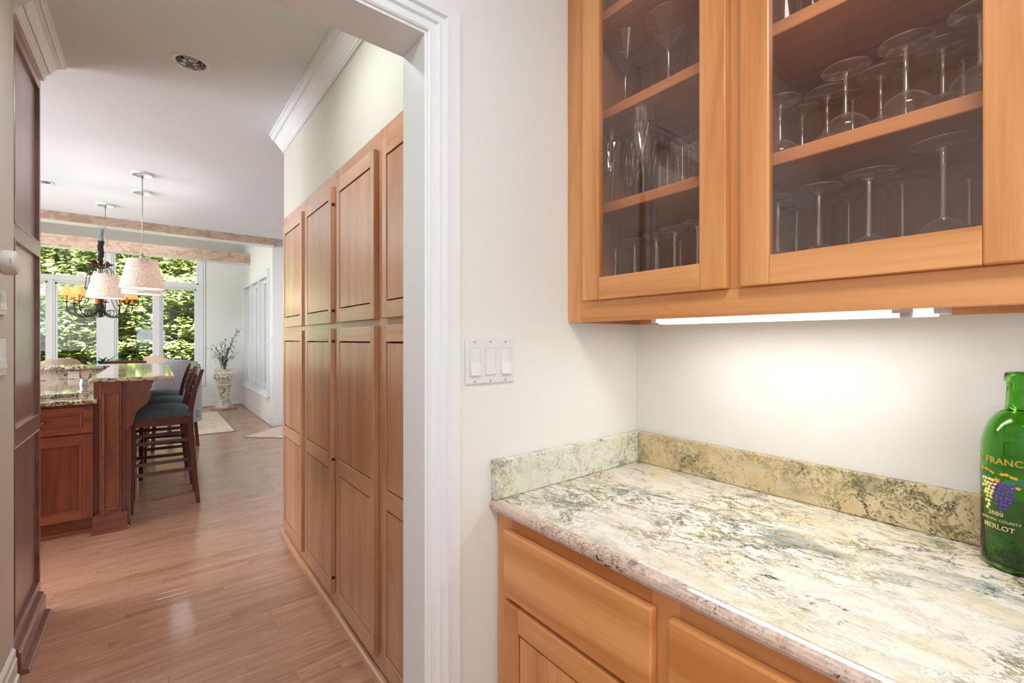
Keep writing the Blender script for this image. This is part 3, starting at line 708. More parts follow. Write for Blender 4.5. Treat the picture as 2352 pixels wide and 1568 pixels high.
# ================================================================= GLASSWARE (one of each kind, then copies)
def wineglass(h, rb, rf, hb, rim, lab, inverted=True, mat='glassware'):
    """stem glass: h height, rb bowl radius, rf foot radius, hb bowl height, rim radius"""
    t_ = thing('wine_glass', lab, 'glass', (0, 0, 0))
    def F(z): return h - z if inverted else z
    b = bmesh.new()
    bowl = []
    for i in range(13):
        k = i / 12
        z = h - hb + hb * k
        r = rb * math.sin(min(1.0, k * 1.55 + 0.02) * PI / 2) ** 0.62 if k < 0.62 else rb + (rim - rb) * ((k - 0.62) / 0.38) ** 1.4
        bowl.append((max(r, 0.004), F(z)))
    add_lathe(b, bowl, 32); obj('bowl', b, M[mat], t_)
    b = bmesh.new(); add_lathe(b, [(0.0065, F(h - hb + 0.004)), (0.0042, F(h - hb - 0.006)), (0.0034, F((h - hb) * 0.5)), (0.0042, F(0.016)), (0.008, F(0.008))], 12); obj('stem', b, M['crystal'], t_)
    b = bmesh.new(); add_lathe(b, [(0, F(0.0)), (rf * 0.96, F(0)), (rf, F(0.0012)), (rf * 0.96, F(0.0022)), (rf * 0.3, F(0.0045)), (0.007, F(0.010)), (0, F(0.010))], 32); obj('foot', b, M[mat], t_)
    b = bmesh.new(); add_lathe(b, [(rf + 0.0009 * math.cos(q), F(0.0012) + 0.0008 * math.sin(q)) for q in [k * PI / 3 for k in range(7)]], 40); obj('foot_glint_ring', b, M['rim_glint'], t_)  # bright ring added to imitate the highlight on the foot edge
    return t_
def place(proto, tr_, spots, labels, group, z, first=[None]):
    for i, (x, y) in enumerate(spots):
        o = proto if i == 0 else copy_tree(proto, tr_)
        o.location = (x, y, z); o.rotation_euler = (0, 0, i * 0.7)
        o['label'] = labels[i]; o['group'] = group
R1 = 'upside-down stem glass, bottom shelf of narrow side, '
p = wineglass(0.186, 0.037, 0.034, 0.088, 0.029, 'x'); tp = tree_of(p)
place(p, tp, [(1.07, 0.848), (1.06, 0.773), (1.055, 0.700), (1.03, 0.630), (1.015, 0.560), (1.15, 0.835), (1.15, 0.757), (1.14, 0.680)],
      [R1 + k for k in ('front row, leftmost', 'front row, second from left', 'front row, third from left', 'front row, widest foot', 'cut by the right stile', 'back row, left', 'back row, middle', 'back row, right')], 'upside-down glasses on the bottom shelf of the narrow side', 1.421)
R2 = 'upside-down balloon glass, bottom of wide side, '
p = wineglass(0.212, 0.046, 0.040, 0.100, 0.036, 'x'); tp = tree_of(p)
place(p, tp, [(1.06, 0.402), (1.165, 0.402), (1.05, 0.322), (1.165, 0.302), (1.03, 0.236), (1.12, 0.205), (1.17, 0.120)],
      [R2 + k for k in ('at the left stile', 'back row, leftmost', 'front row, second from left', 'back row, second from left', 'front row, middle', 'back row, right of middle', 'back row, rightmost')], 'balloon glasses at the bottom of the wide side', 1.421)
p = wineglass(0.232, 0.052, 0.042, 0.108, 0.040, R2 + 'front row, largest and rightmost'); p.location = (1.02, 0.135, 1.421); p['group'] = 'balloon glasses at the bottom of the wide side'
R3 = 'small upside-down glass, middle shelf of wide side, '
p = wineglass(0.142, 0.039, 0.039, 0.055, 0.036, 'x'); tp = tree_of(p)
place(p, tp, [(1.08, 0.405), (1.17, 0.392), (1.12, 0.328), (1.05, 0.277), (1.185, 0.300), (1.12, 0.238), (1.04, 0.186), (1.185, 0.212), (1.10, 0.146), (1.175, 0.128), (1.03, 0.093)],
      [R3 + k for k in ('by the left stile', 'behind the one by the left stile', 'second row, left of the first tall stem', 'front row, first tall stem', 'far back, left', 'second row, middle', 'front row, second tall stem', 'far back, right', 'second row, right', 'far back, rightmost', 'front row, cut by the right stile')], 'small glasses on the middle shelf of the wide side', 1.710)
# martini glasses on the upper shelf, narrow side
def martini(loc, h, r, hb, lab):
    t_ = thing('martini_glass', lab, 'glass', (0, 0, 0), 'cone glasses on the upper shelf')
    b = bmesh.new(); add_lathe(b, [(0.0045, h - hb), (r, h)], 40); obj('bowl', b, M['glassware'], t_)
    b = bmesh.new(); add_lathe(b, [(r + 0.0007 * math.cos(q), h + 0.0007 * math.sin(q)) for q in [k * PI / 3 for k in range(7)]], 40); obj('rim', b, M['rim_glint'], t_)
    b = bmesh.new(); add_lathe(b, [(0.004, h - hb + 0.001), (0.0065, h - hb - 0.008), (0.0045, h - hb - 0.018), (0.0038, h * 0.3), (0.007, 0.006)], 12); obj('stem', b, M['crystal'], t_)
    b = bmesh.new(); add_lathe(b, [(0, 0), (0.038, 0), (0.038, 0.002), (0.008, 0.007), (0, 0.007)], 28); obj('foot', b, M['glassware'], t_)
    t_.location = loc
martini((1.10, 0.835, 1.974), 0.245, 0.056, 0.105, 'cone-shaped martini glass on the upper shelf, lower and left of two')
martini((1.08, 0.679, 1.974), 0.215, 0.060, 0.085, 'cone-shaped martini glass on the upper shelf, right of two')
# cut crystal flutes
def flute(lab):
    t_ = thing('crystal_flute', lab, 'glass', (0, 0, 0), 'crystal flutes on the middle shelf')
    b = bmesh.new(); seg = 28
    prof_ = [(0.0055, 0.085), (0.010, 0.092), (0.016, 0.110), (0.021, 0.135), (0.025, 0.165), (0.0275, 0.190), (0.0285, 0.196), (0.030, 0.232)]
    add_lathe(b, prof_, seg)
    for i, v in enumerate(b.verts):        # cut facets
        ring, k = divmod(i, seg)
        if 1 <= ring <= 5 and (k + ring) % 2 == 0:
            v.co.x *= 0.93; v.co.y *= 0.93
    for f in b.faces: f.smooth = False
    obj('bowl', b, M['crystal'], t_)
    b = bmesh.new(); add_lathe(b, [(0.006, 0.088), (0.0045, 0.070), (0.0040, 0.03), (0.0065, 0.008)], 8, smooth=False); obj('stem', b, M['crystal'], t_)
    b = bmesh.new(); add_lathe(b, [(0, 0), (0.030, 0), (0.030, 0.002), (0.008, 0.008), (0, 0.008)], 28); obj('foot', b, M['crystal'], t_)
    return t_
p = flute('x'); tp = tree_of(p); R4 = 'cut crystal flute, middle shelf of narrow side, '
place(p, tp, [(1.03, 0.723), (1.06, 0.856), (1.12, 0.812), (1.16, 0.865), (1.16, 0.782)],
      [R4 + k for k in ('nearest and widest rim', 'nearest the left stile', 'second row, partly behind the nearest', 'far back, left', 'far back, right of the nearest')], 'crystal flutes on the middle shelf', 1.710)
def tumbler(loc, r, h, lab, dots=False, grp='tumblers on the middle shelf'):
    t_ = thing('tumbler', lab, 'glass', (0, 0, 0), grp); t_.location = loc
    b = bmesh.new(); add_lathe(b, [(0, 0), (r * 0.92, 0), (r * 0.94, 0.004), (r, h)], 32); obj('body', b, M['glassware'], t_)
    b = bmesh.new(); add_lathe(b, [(0, 0.001), (r * 0.90, 0.001), (r * 0.90, 0.008), (0, 0.009)], 24); obj('thick_base', b, M['crystal'], t_)
    if dots:
        rd = random.Random(11); b = bmesh.new()
        for i in range(80):
            z = 0.006 + (rd.random() ** 1.9) * 0.040; a = rd.random() * 2 * PI; rr_ = r * (0.94 + 0.06 * z / h) + 0.0003
            m = Matrix.Rotation(a, 4, 'Z') @ Matrix.Translation((rr_, 0, z)) @ Matrix.Diagonal((0.0004, 0.0022, 0.0022, 1))
            bmesh.ops.create_icosphere(b, subdivisions=1, radius=0.6, matrix=m)
        g = obj('gold_dots', b, M['gold'], t_); g['kind'] = 'stuff'
M['gold'] = simple('gold print', '#d8a04a', 0.3, 0.8)
tumbler((1.07, 0.674, 1.710), 0.030, 0.112, 'clear tumbler sprinkled with gold dots, left of the two dotted ones', True)
tumbler((1.04, 0.613, 1.710), 0.029, 0.115, 'clear tumbler sprinkled with gold dots, right of the two dotted ones', True)
tumbler((1.12, 0.730, 1.710), 0.029, 0.125, 'plain clear tumbler behind and left of the gold-dotted ones')
tumbler((1.14, 0.686, 1.710), 0.029, 0.135, 'plain clear tumbler standing between and behind the gold-dotted ones')
tumbler((1.03, 0.560, 1.710), 0.030, 0.085, 'short round clear tumbler cut by the right stile of the narrow door')
tumbler((1.10, 0.402, 1.974), 0.032, 0.135, 'tall clear tumbler on the top shelf of the wide side, by the stile', grp='tumblers on the top shelf')
tumbler((1.17, 0.372, 1.974), 0.032, 0.135, 'tall clear tumbler on the top shelf of the wide side, behind the other', grp='tumblers on the top shelf')

# ================================================================= GREEN BOTTLE
t = NT('green bottle glass')
M['bottle'] = t.bsdf(rgb('#86cf58'), 0.02, trans=1.0, ior=1.45)
BXY = (1.190, 0.0580)
bt = thing('wine_bottle', 'large green glass wine bottle with grape decoration at the right edge', 'bottle', (BXY[0], BXY[1], 0.9262))
b = bmesh.new()
RB = 0.0505
outer = [(0, 0.012), (0.020, 0.009), (0.036, 0.0005), (0.044, 0.001), (0.049, 0.006), (RB, 0.014), (RB, 0.200)]
for i in range(1, 9):
    a = i / 8 * PI / 2
    outer.append((0.0205 + (RB - 0.0205) * math.cos(a) ** 1.25, 0.200 + 0.076 * math.sin(a) ** 1.0))
outer += [(0.0193, 0.284), (0.0185, 0.300), (0.0180, 0.326), (0.0205, 0.3275), (0.0210, 0.331), (0.0210, 0.338), (0.0195, 0.343), (0.0175, 0.344), (0.0150, 0.342)]
inner = [(0.0145, 0.320), (0.0150, 0.290), (0.0175, 0.280)]
for i in range(7, -1, -1):
    a = i / 8 * PI / 2
    inner.append((0.0190 + (RB - 0.0028 - 0.0190) * math.cos(a) ** 1.25, 0.199 + 0.074 * math.sin(a)))
inner += [(RB - 0.0030, 0.018), (0.043, 0.010), (0.030, 0.012), (0.018, 0.020), (0, 0.024)]
add_lathe(b, outer + inner, 64, (BXY[0], BXY[1], 0.9262)); obj('glass_body', b, M['bottle'], bt)
M['cream_ink'] = simple('cream enamel', '#d9c48e', 0.35, 0.2)
M['gold_ink'] = simple('gold enamel', '#cf9f4e', 0.35, 0.3)
M['yellow_ink'] = simple('yellow enamel', '#e8dd83', 0.3)
M['purple_ink'] = simple('purple enamel', '#54348c', 0.3)
M['leaf_ink'] = simple('green enamel', '#2f6b4c', 0.4)
M['amber_ink'] = simple('amber enamel', '#d99a1e', 0.4)
def cyl_map(bm, th0, z0, r):
    for v in bm.verts:
        a = math.radians(th0) + v.co.x / r
        rr_ = r + v.co.z
        v.co = Vector((BXY[0] + rr_ * math.cos(a), BXY[1] + rr_ * math.sin(a), 0.9262 + z0 + v.co.y))
def text_bm(txt, size, ext=0.0004, spacing=1.0, bold=0.0):
    c = bpy.data.curves.new('lettering', 'FONT'); c.body = txt; c.size = size; c.extrude = ext; c.align_x = 'CENTER'; c.align_y = 'CENTER'; c.space_character = spacing; c.offset = bold; c.resolution_u = 3
    o = bpy.data.objects.new('lettering', c); COL.objects.link(o)
    dg = bpy.context.evaluated_depsgraph_get(); me = bpy.data.meshes.new_from_object(o.evaluated_get(dg))
    b = bmesh.new(); b.from_mesh(me); bpy.data.objects.remove(o); bpy.data.curves.remove(c); bpy.data.meshes.remove(me)
    return b
for txt, size, th0, z0, mat, sp, bo in (('ST FRANCIS', 0.0155, 151, 0.190, 'gold_ink', 1.05, 0.0002), ('2000', 0.0100, 146, 0.0985, 'cream_ink', 1.15, 0.0002), ('SONOMA COUNTY', 0.0062, 150, 0.0875, 'cream_ink', 1.1, 0.0), ('MERLOT', 0.0115, 149, 0.0755, 'cream_ink', 1.05, 0.0001), ('ALCOHOL 13.9% BY VOLUME', 0.0032, 178, 0.045, 'cream_ink', 1.1, 0.0)):
    if txt.startswith('ALC'): continue
    b = text_bm(txt, size, spacing=sp, bold=bo); cyl_map(b, th0, z0, RB + 0.0002); obj('lettering', b, M[mat], bt)
rg = random.Random(5)
def bunch(th0, zc, wid, hgt, n, mat, rad):
    g = bmesh.new(); k = 0
    rows = max(5, int(hgt / (rad * 1.75)))
    for r_ in range(rows):
        f = r_ / (rows - 1); w = wid * (1 - 0.80 * f ** 1.7); m_ = max(1, int(round(w / (rad * 2.0))))
        for c_ in range(m_):
            xx = (c_ - (m_ - 1) / 2 + (0.25 if r_ % 2 else -0.25)) * rad * 2.0 + rg.uniform(-.25, .25) * rad; zz = zc + hgt * (0.5 - f) + rg.uniform(-.3, .3) * rad
            a = math.radians(th0) + xx / RB
            bmesh.ops.create_icosphere(g, subdivisions=2, radius=rad, matrix=Matrix.Translation((BXY[0] + RB * math.cos(a), BXY[1] + RB * math.sin(a), 0.9262 + zz)) @ Matrix.Rotation(a, 4, 'Z') @ Matrix.Diagonal((0.45, 1, 1, 1)))
    for f_ in g.faces: f_.smooth = True
    o = obj('grape_bunch', g, M[mat], bt); o['kind'] = 'stuff'
bunch(133, 0.130, 0.024, 0.050, 30, 'yellow_ink', 0.0031)
bunch(157, 0.128, 0.036, 0.048, 45, 'purple_ink', 0.0029)
def leafpatch(mat, spots):
    for th0, z0, w, h, rot in spots:
        g = bmesh.new(); N = 12
        pts = []
        for i in range(N):
            a = 2 * PI * i / N; r_ = (1.0 if i % 2 == 0 else 0.62)
            x_ = math.cos(a) * w / 2 * r_; z_ = math.sin(a) * h / 2 * r_
            pts.append((x_ * math.cos(rot) - z_ * math.sin(rot), x_ * math.sin(rot) + z_ * math.cos(rot), 0.0))
        add_prism(g, pts, (0, 0, 0.0005)); cyl_map(g, th0, z0, RB + 0.0001); obj('enamel_leaf', g, M[mat], bt)
leafpatch('leaf_ink', [(121, 0.163, 0.016, 0.014, 0.4), (133, 0.160, 0.014, 0.010, 0.9), (168, 0.158, 0.022, 0.012, 0.1), (183, 0.160, 0.018, 0.016, 0.7)])
leafpatch('amber_ink', [(117, 0.173, 0.010, 0.005, 0.0), (129, 0.172, 0.014, 0.005, -0.1), (140, 0.169, 0.012, 0.005, -0.5), (147, 0.155, 0.016, 0.012, 0.6), (160, 0.169, 0.018, 0.006, 0.1), (173, 0.166, 0.014, 0.006, -0.2), (176, 0.149, 0.014, 0.007, 0.2)])

# ================================================================= KITCHEN ISLAND
lip_mat[0] = M['cherry_x']
isl = thing('kitchen_island', 'cherry wood kitchen island with corbel, drawer and granite tops', 'kitchen island', (-0.6, 5.2, 0))
obj('carcass', bx(-2.2, -0.318, 4.223, 6.14, 0.10, 0.889), M['cherry_z'], isl)
obj('toe_kick', bx(-2.2, -0.318, 4.275, 4.30, 0, 0.0995), M['cherry_x'], isl)
b = bmesh.new(); add_prism(b, [(-2.2, 4.275, 0), (-2.2, 4.253, 0), (-2.2, 4.253, 0.010), (-2.2, 4.262, 0.022), (-2.2, 4.275, 0.026)], (1.88, 0, 0)); obj('shoe_moulding', b, M['cherry_x'], isl)
obj('filler_strip', bx(-0.317, -0.2835, 4.232, 4.30, 0.0, 1.038), M['cherry_z'], isl)
door(isl, 4.222, '-y', -0.800, -0.3165, 0.112, 0.682, 0.058, 0.020, M['cherry_z'], M['cherry_x'], railh=0.058, lip=(0.010, 0.002), recess=0.010, gap=0.0)
dr = door(isl, 4.222, '-y', -0.800, -0.3165, 0.693, 0.872, 0.055, 0.020, M['cherry_x'], M['cherry_x'], railh=0.042, lip=(0.010, 0.004), recess=0.006, gap=0.0, name='drawer')
b = bmesh.new(); add_lathe(b, [(0, 0.026), (0.010, 0.025), (0.015, 0.019), (0.014, 0.012), (0.006, 0.008), (0.006, 0)], 20); b.transform(Matrix.Translation((-0.560, 4.202, 0.785)) @ Matrix.Rotation(PI / 2, 4, 'X')); obj('knob', b, M['cherry_x'], dr)
# pilaster with raised frame, plinth block, side panels
obj('pilaster', bx(-0.283, -0.167, 4.180, 4.30, 0.12, 1.038), M['cherry_z'], isl, 0.002)
for q in ((-0.268, -0.256, 0.150, 0.960), (-0.194, -0.182, 0.150, 0.960), (-0.256, -0.194, 0.150, 0.162), (-0.256, -0.194, 0.948, 0.960)):
    obj('moulding', bx(q[0], q[1], 4.170, 4.1795, q[2], q[3]), M['cherry_x'], isl, 0.003)
obj('plinth_block', bx(-0.316, -0.137, 4.152, 4.31, 0.0, 0.112), M['cherry_x'], isl, 0.002)
b = bmesh.new(); add_prism(b, [(-0.324, 4.144, 0.0), (-0.129, 4.144, 0.0), (-0.129, 4.144, 0.012), (-0.137, 4.144, 0.022), (-0.316, 4.144, 0.022), (-0.324, 4.144, 0.012)], (0, 0.17, 0)); obj('shoe_moulding', b, M['cherry_x'], isl)
b = bmesh.new(); add_prism(b, [(-0.316, 4.150, 0.112), (-0.137, 4.150, 0.112), (-0.145, 4.150, 0.124), (-0.308, 4.150, 0.124)], (0, 0.15, 0)); obj('plinth_cap', b, M['cherry_x'], isl)
cp = [(-0.165, 1.038), (0.008, 1.038), (0.008, 1.022), (0.000, 1.010), (-0.006, 0.995), (-0.001, 0.985), (-0.010, 0.972), (-0.016, 0.958), (-0.008, 0.940), (-0.010, 0.915), (-0.018, 0.890), (-0.032, 0.868), (-0.052, 0.848), (-0.074, 0.828), (-0.090, 0.803), (-0.101, 0.775), (-0.106, 0.750), (-0.104, 0.738), (-0.112, 0.728), (-0.112, 0.716), (-0.126, 0.708), (-0.134, 0.694), (-0.150, 0.682), (-0.165, 0.676)]
b = bmesh.new(); add_prism(b, [(x, 4.195, z) for x, z in cp], (0, 0.09, 0)); obj('corbel', b, M['cherry_z'], isl, 0.002)
b = bmesh.new(); add_prism(b, [(x * 0.80 - 0.030, 4.190, z * 0.80 + 0.165) for x, z in cp[4:20]] + [(-0.150, 4.190, 0.735), (-0.150, 4.190, 0.965)], (0, 0.006, 0)); obj('corbel_face', b, M['cherry_z'], isl, 0.0015)
obj('vertical_bead', bx(-0.167, -0.1555, 4.186, 4.1945, 0.125, 1.037), M['cherry_x'], isl, 0.003)
obj('side_stile', bx(-0.166, -0.122, 4.215, 4.30, 0.0, 0.70), M['cherry_z'], isl, 0.002)
obj('bar_wall', bx(-0.290, -0.172, 4.301, 6.36, 0.0, 1.038), M['cherry_z'], isl)
obj('rear_bar_wall', bx(-2.2, -0.2905, 6.165, 6.36, 0.0, 1.038), M['cherry_x'], isl)
for y0 in (4.36, 5.00, 5.64):
    for q in ((y0, y0 + 0.06, 0.10, 0.95), (y0 + 0.52, y0 + 0.58, 0.10, 0.95), (y0 + 0.06, y0 + 0.52, 0.10, 0.17), (y0 + 0.06, y0 + 0.52, 0.88, 0.95)):
        obj('panel_frame', bx(-0.1715, -0.158, *q), M['cherry_z'], isl, 0.002)
for yb in (4.95, 5.56):
    b = bmesh.new(); add_prism(b, [(x - 0.006, yb, z) for x, z in cp], (0, 0.08, 0)); obj('corbel', b, M['cherry_z'], isl, 0.002)
# granite pieces of the island
g = bmesh.new(); add_prism(g, [(-2.2, 4.180, 0.890), (-2.2, 4.170, 0.894), (-2.2, 4.166, 0.905), (-2.2, 4.170, 0.916), (-2.2, 4.180, 0.920), (-2.2, 6.14, 0.920), (-2.2, 6.14, 0.890)], (1.905, 0, 0))
obj('lower_granite_top', g, M['granite_k'], label='lower granite worktop of the island with the small metal pitcher', cat='worktop')
g = bmesh.new(); add_box(g, -1.9, -0.365, 4.46, 6.05, 0.9205, 0.944, 0.003); obj('granite_slab', g, M['granite_k'], label='thin granite slab lying on the lower island worktop', cat='slab')
g = bmesh.new(); add_box(g, -2.2, -0.319, 6.1415, 6.164, 0.9205, 1.0385, 0.001); obj('island_splashback', g, M['granite_k'], label='upright dark-veined granite strip below the rear island ledge', cat='splashback')
g = bmesh.new(); add_box(g, -0.3175, -0.291, 4.31, 6.14, 0.9205, 1.0385, 0.001); obj('island_side_splashback', g, M['granite_k'], label='upright granite strip under the left edge of the bar top', cat='splashback')
g = bmesh.new(); zt, zb = 1.0675, 1.0390
poly = [(-0.330, 4.098), (0.112, 4.098), (0.127, 4.112), (0.127, 5.80), (0.085, 6.02), (-0.05, 6.47), (-2.25, 6.47), (-2.25, 6.045), (-0.330, 6.045)]
add_prism(g, [(x, y, zb) for x, y in poly], (0, 0, zt - zb)); obj('granite_bar_top', g, M['granite_k'], bevel=0.009, label='raised glossy granite bar top with clipped corner above the corbel', cat='worktop')
t_ = thing('wall_outlet', 'blank beige outlet plate on the granite strip behind the island slab', 'outlet', (-0.6, 6.141, 0.93))
obj('cover_plate', bx(-0.643, -0.562, 6.134, 6.141, 0.946, 1.018), simple('beige plastic', '#e3d3c4', 0.4), t_, 0.002)
for z in (0.968, 0.996): obj('socket_face', bx(-0.625, -0.580, 6.132, 6.1339, z - 0.006, z + 0.006), simple('beige plastic face', '#d6c4b4', 0.4), t_, 0.001)
t_ = thing('metal_pitcher', 'small brushed metal pitcher on the lower island worktop', 'pitcher', (-0.400, 4.60, 0.945))
b = bmesh.new(); add_lathe(b, [(0, 0), (0.022, 0), (0.024, 0.006), (0.019, 0.016), (0.023, 0.040), (0.024, 0.055), (0.019, 0.075), (0.023, 0.090), (0.021, 0.090), (0.017, 0.075), (0.021, 0.05), (0.0, 0.01)], 20, (-0.400, 4.60, 0.948)); obj('body', b, M['steel'], t_)
b = bmesh.new(); add_prism(b, [(-0.420, 4.596, 1.030), (-0.438, 4.598, 1.042), (-0.420, 4.604, 1.037)], (0, 0.0, 0.003)); obj('spout', b, M['steel'], t_)
b = bmesh.new(); add_tube(b, [(-0.380, 4.60, 1.028), (-0.366, 4.60, 1.022), (-0.364, 4.60, 1.000), (-0.372, 4.60, 0.975), (-0.380, 4.60, 0.968)], 0.0025, 6); obj('handle', b, M['steel'], t_)
b = bmesh.new(); add_lathe(b, [(0, 0), (0.036, 0), (0.038, 0.003), (0, 0.003)], 20, (-0.400, 4.60, 0.9445)); obj('saucer', b, M['steel'], t_)
t_ = thing('kitchen_faucet', 'dark faucet lever on the island, at the edge of the dark tall cabinet', 'faucet', (-0.78, 5.2, 0.945))
b = bmesh.new(); add_lathe(b, [(0, 0), (0.027, 0), (0.027, 0.006), (0.016, 0.012), (0.014, 0.07), (0, 0.07)], 16, (-0.78, 5.2, 0.9445)); obj('base', b, M['dark_steel'], t_)
b = bmesh.new(); add_tube(b, [(-0.78, 5.2, 1.01), (-0.78, 5.2, 1.10)] + [(-0.78 - 0.07 + 0.07 * math.cos(a), 5.2, 1.10 + 0.07 * math.sin(a)) for a in [i * PI / 8 for i in range(1, 9)]] + [(-0.92, 5.2, 1.06)], 0.010, 10); obj('spout', b, M['dark_steel'], t_)
b = bmesh.new(); add_bar(b, (-0.77, 5.2, 0.985), (-0.675, 5.17, 0.998), 0.012, 0.008); obj('lever', b, M['dark_steel'], t_, 0.002)

# ================================================================= BAR STOOLS
t = NT('teal striped upholstery')
co = t.coords(rand=False)
w = t.n('ShaderNodeTexWave', {'Vector': co, 'Scale': 38.0, 'Distortion': 0.4, 'Detail': 1.0}, bands_direction='X').outputs[1]
wz = t.n('ShaderNodeTexNoise', {'Vector': co, 'Scale': 300.0}).outputs[0]
M['teal'] = t.bsdf(t.ramp(t.math('ADD', t.math('MULTIPLY', w, 0.7), t.math('MULTIPLY', wz, 0.3)), [(0.2, rgb('#2c3c42')), (0.5, rgb('#4a5f68')), (0.8, rgb('#70868c'))]), 0.75, bump=w, bstr=0.4, bdist=0.002)
def stool():
    t_ = thing('bar_stool', 'x', 'stool', (0, 0, 0))
    for s in (-1, 1):
        b = bmesh.new(); add_prism(b, [(-0.226, s * 0.185 - 0.016, 0), (-0.192, s * 0.185 - 0.016, 0), (-0.186, s * 0.185 - 0.016, 0.70), (-0.222, s * 0.185 - 0.016, 0.70)], (0, 0.032, 0)); obj('leg', b, M['stool'], t_, 0.003)
        fr = [(0.218, 0), (0.188, 0.30), (0.165, 0.60), (0.160, 0.72), (0.170, 0.80), (0.195, 0.92), (0.228, 1.03), (0.245, 1.085)]
        bk = [(0.273, 1.085), (0.258, 1.03), (0.228, 0.92), (0.205, 0.80), (0.198, 0.72), (0.202, 0.60), (0.222, 0.30), (0.246, 0)]
        b = bmesh.new(); add_prism(b, [(x - 0.02, s * 0.185 - 0.014, z) for x, z in fr + bk], (0, 0.028, 0)); obj('rear_leg_and_post', b, M['stool'], t_, 0.003)
        for z in (0.285, 0.525):
            b = bmesh.new(); add_bar(b, (-0.19, s * 0.185, z), (0.172 if z > .4 else 0.185, s * 0.185, z), 0.018, 0.026); obj('stretcher', b, M['stool'], t_, 0.002)
        b = bmesh.new(); add_box(b, -0.188, 0.142, s * 0.185 - 0.011, s * 0.185 + 0.011, 0.655, 0.716); obj('seat_rail', b, M['stool'], t_, 0.002)
    for x, z in ((-0.206, 0.22), (-0.206, 0.41), (0.178, 0.41)):
        b = bmesh.new(); add_box(b, x - 0.009, x + 0.009, -0.171, 0.171, z - 0.015, z + 0.015); obj('stretcher', b, M['stool'], t_, 0.002)
    for x in (-0.208, 0.160):
        b = bmesh.new(); add_box(b, x - 0.010, x + 0.010, -0.171, 0.171, 0.655, 0.716); obj('seat_rail', b, M['stool'], t_, 0.002)
    b = bmesh.new(); nx, ny = 14, 14; vs = {}
    for i in range(nx + 1):
        for j in range(ny + 1):
            u, v = i / nx * 2 - 1, j / ny * 2 - 1
            vs[i, j] = b.verts.new((-0.028 + u * 0.192, v * 0.208, 0.742 + 0.055 * (1 - abs(u) ** 3.2) ** 0.5 * (1 - abs(v) ** 3.2) ** 0.5 + 0.004))
    for i in range(nx):
        for j in range(ny): b.faces.new((vs[i, j], vs[i + 1, j], vs[i + 1, j + 1], vs[i, j + 1])).smooth = True
    edge = [vs[i, 0] for i in range(nx + 1)] + [vs[nx, j] for j in range(1, ny + 1)] + [vs[i, ny] for i in range(nx - 1, -1, -1)] + [vs[0, j] for j in range(ny - 1, 0, -1)]
    low = [b.verts.new((v.co.x, v.co.y, 0.7165)) for v in edge]
    for k in range(len(edge)):
        l = (k + 1) % len(edge); b.faces.new((edge[l], edge[k], low[k], low[l]))
    b.faces.new(low); bmesh.ops.recalc_face_normals(b, faces=b.faces); obj('seat_cushion', b, M['teal'], t_)
    b = bmesh.new(); add_bar(b, (0.232, -0.172, 1.050), (0.232, 0.172, 1.050), 0.020, 0.062, up=(0.25, 0, 1)); obj('top_rail', b, M['stool'], t_, 0.003)
    for k, (x, z) in enumerate(((0.213, 0.985), (0.196, 0.925), (0.181, 0.865), (0.172, 0.80))):
        b = bmesh.new(); add_bar(b, (x, -0.172, z), (x, 0.172, z), 0.012, 0.016, up=(0.25, 0, 1)); obj('back_slat', b, M['stool'], t_, 0.0015)
    for yy in (-0.085, 0.0, 0.085):
        b = bmesh.new(); add_bar(b, (0.170, yy, 0.79), (0.222, yy, 1.03), 0.016, 0.010, up=(0, 1, 0)); obj('back_spindle', b, M['stool'], t_, 0.0015)
    return t_
s0 = stool(); st_tree = tree_of(s0)
SL = ['cherry bar stool with teal striped seat, nearest of the row at the bar', 'cherry bar stool with teal striped seat, middle of the row at the bar', 'cherry bar stool with teal striped seat, farthest of the row at the bar']
for i, (x, y, a) in enumerate(((0.080, 4.655, 0.0), (0.100, 5.295, -0.13), (0.106, 5.925, -0.20))):
    o = s0 if i == 0 else copy_tree(s0, st_tree)
    o.location = (x, y, 0); o.rotation_euler = (0, 0, a); o['label'] = SL[i]; o['group'] = 'bar stools along the island'

# ================================================================= LAMPS
t = NT('speckled linen shade')
co = t.coords(scale=(1, 1, 1), rand=False)
n = t.n('ShaderNodeTexNoise', {'Vector': co, 'Scale': 75.0, 'Detail': 4.0, 'Roughness': 0.7, 'Distortion': 2.5}).outputs[0]
col = t.ramp(n, [(0.42, rgb('#cbb8ac')), (0.50, rgb('#dccdc4')), (0.57, rgb('#fffaf4'))])
p_ = t.n('ShaderNodeBsdfDiffuse', {'Color': col}).outputs[0]; tl = t.n('ShaderNodeBsdfTranslucent', {'Color': col}).outputs[0]
t.t.links.new(t.n('ShaderNodeMixShader', {0: 0.5, 1: p_, 2: tl}).outputs[0], t.out.inputs[0]); M['shade'] = t.m
M['shade_in'] = simple('white shade lining', '#fff6ea', 0.8)
def point(name, loc, power, color, r, parent=None):
    l = bpy.data.lights.new(name, 'POINT'); l.energy = power; l.color = color; l.shadow_soft_size = r
    o = bpy.data.objects.new(name, l); COL.objects.link(o); o.location = loc
    if parent: o.parent = parent; o.location = Vector(loc) - ORG[parent.name]
    return o
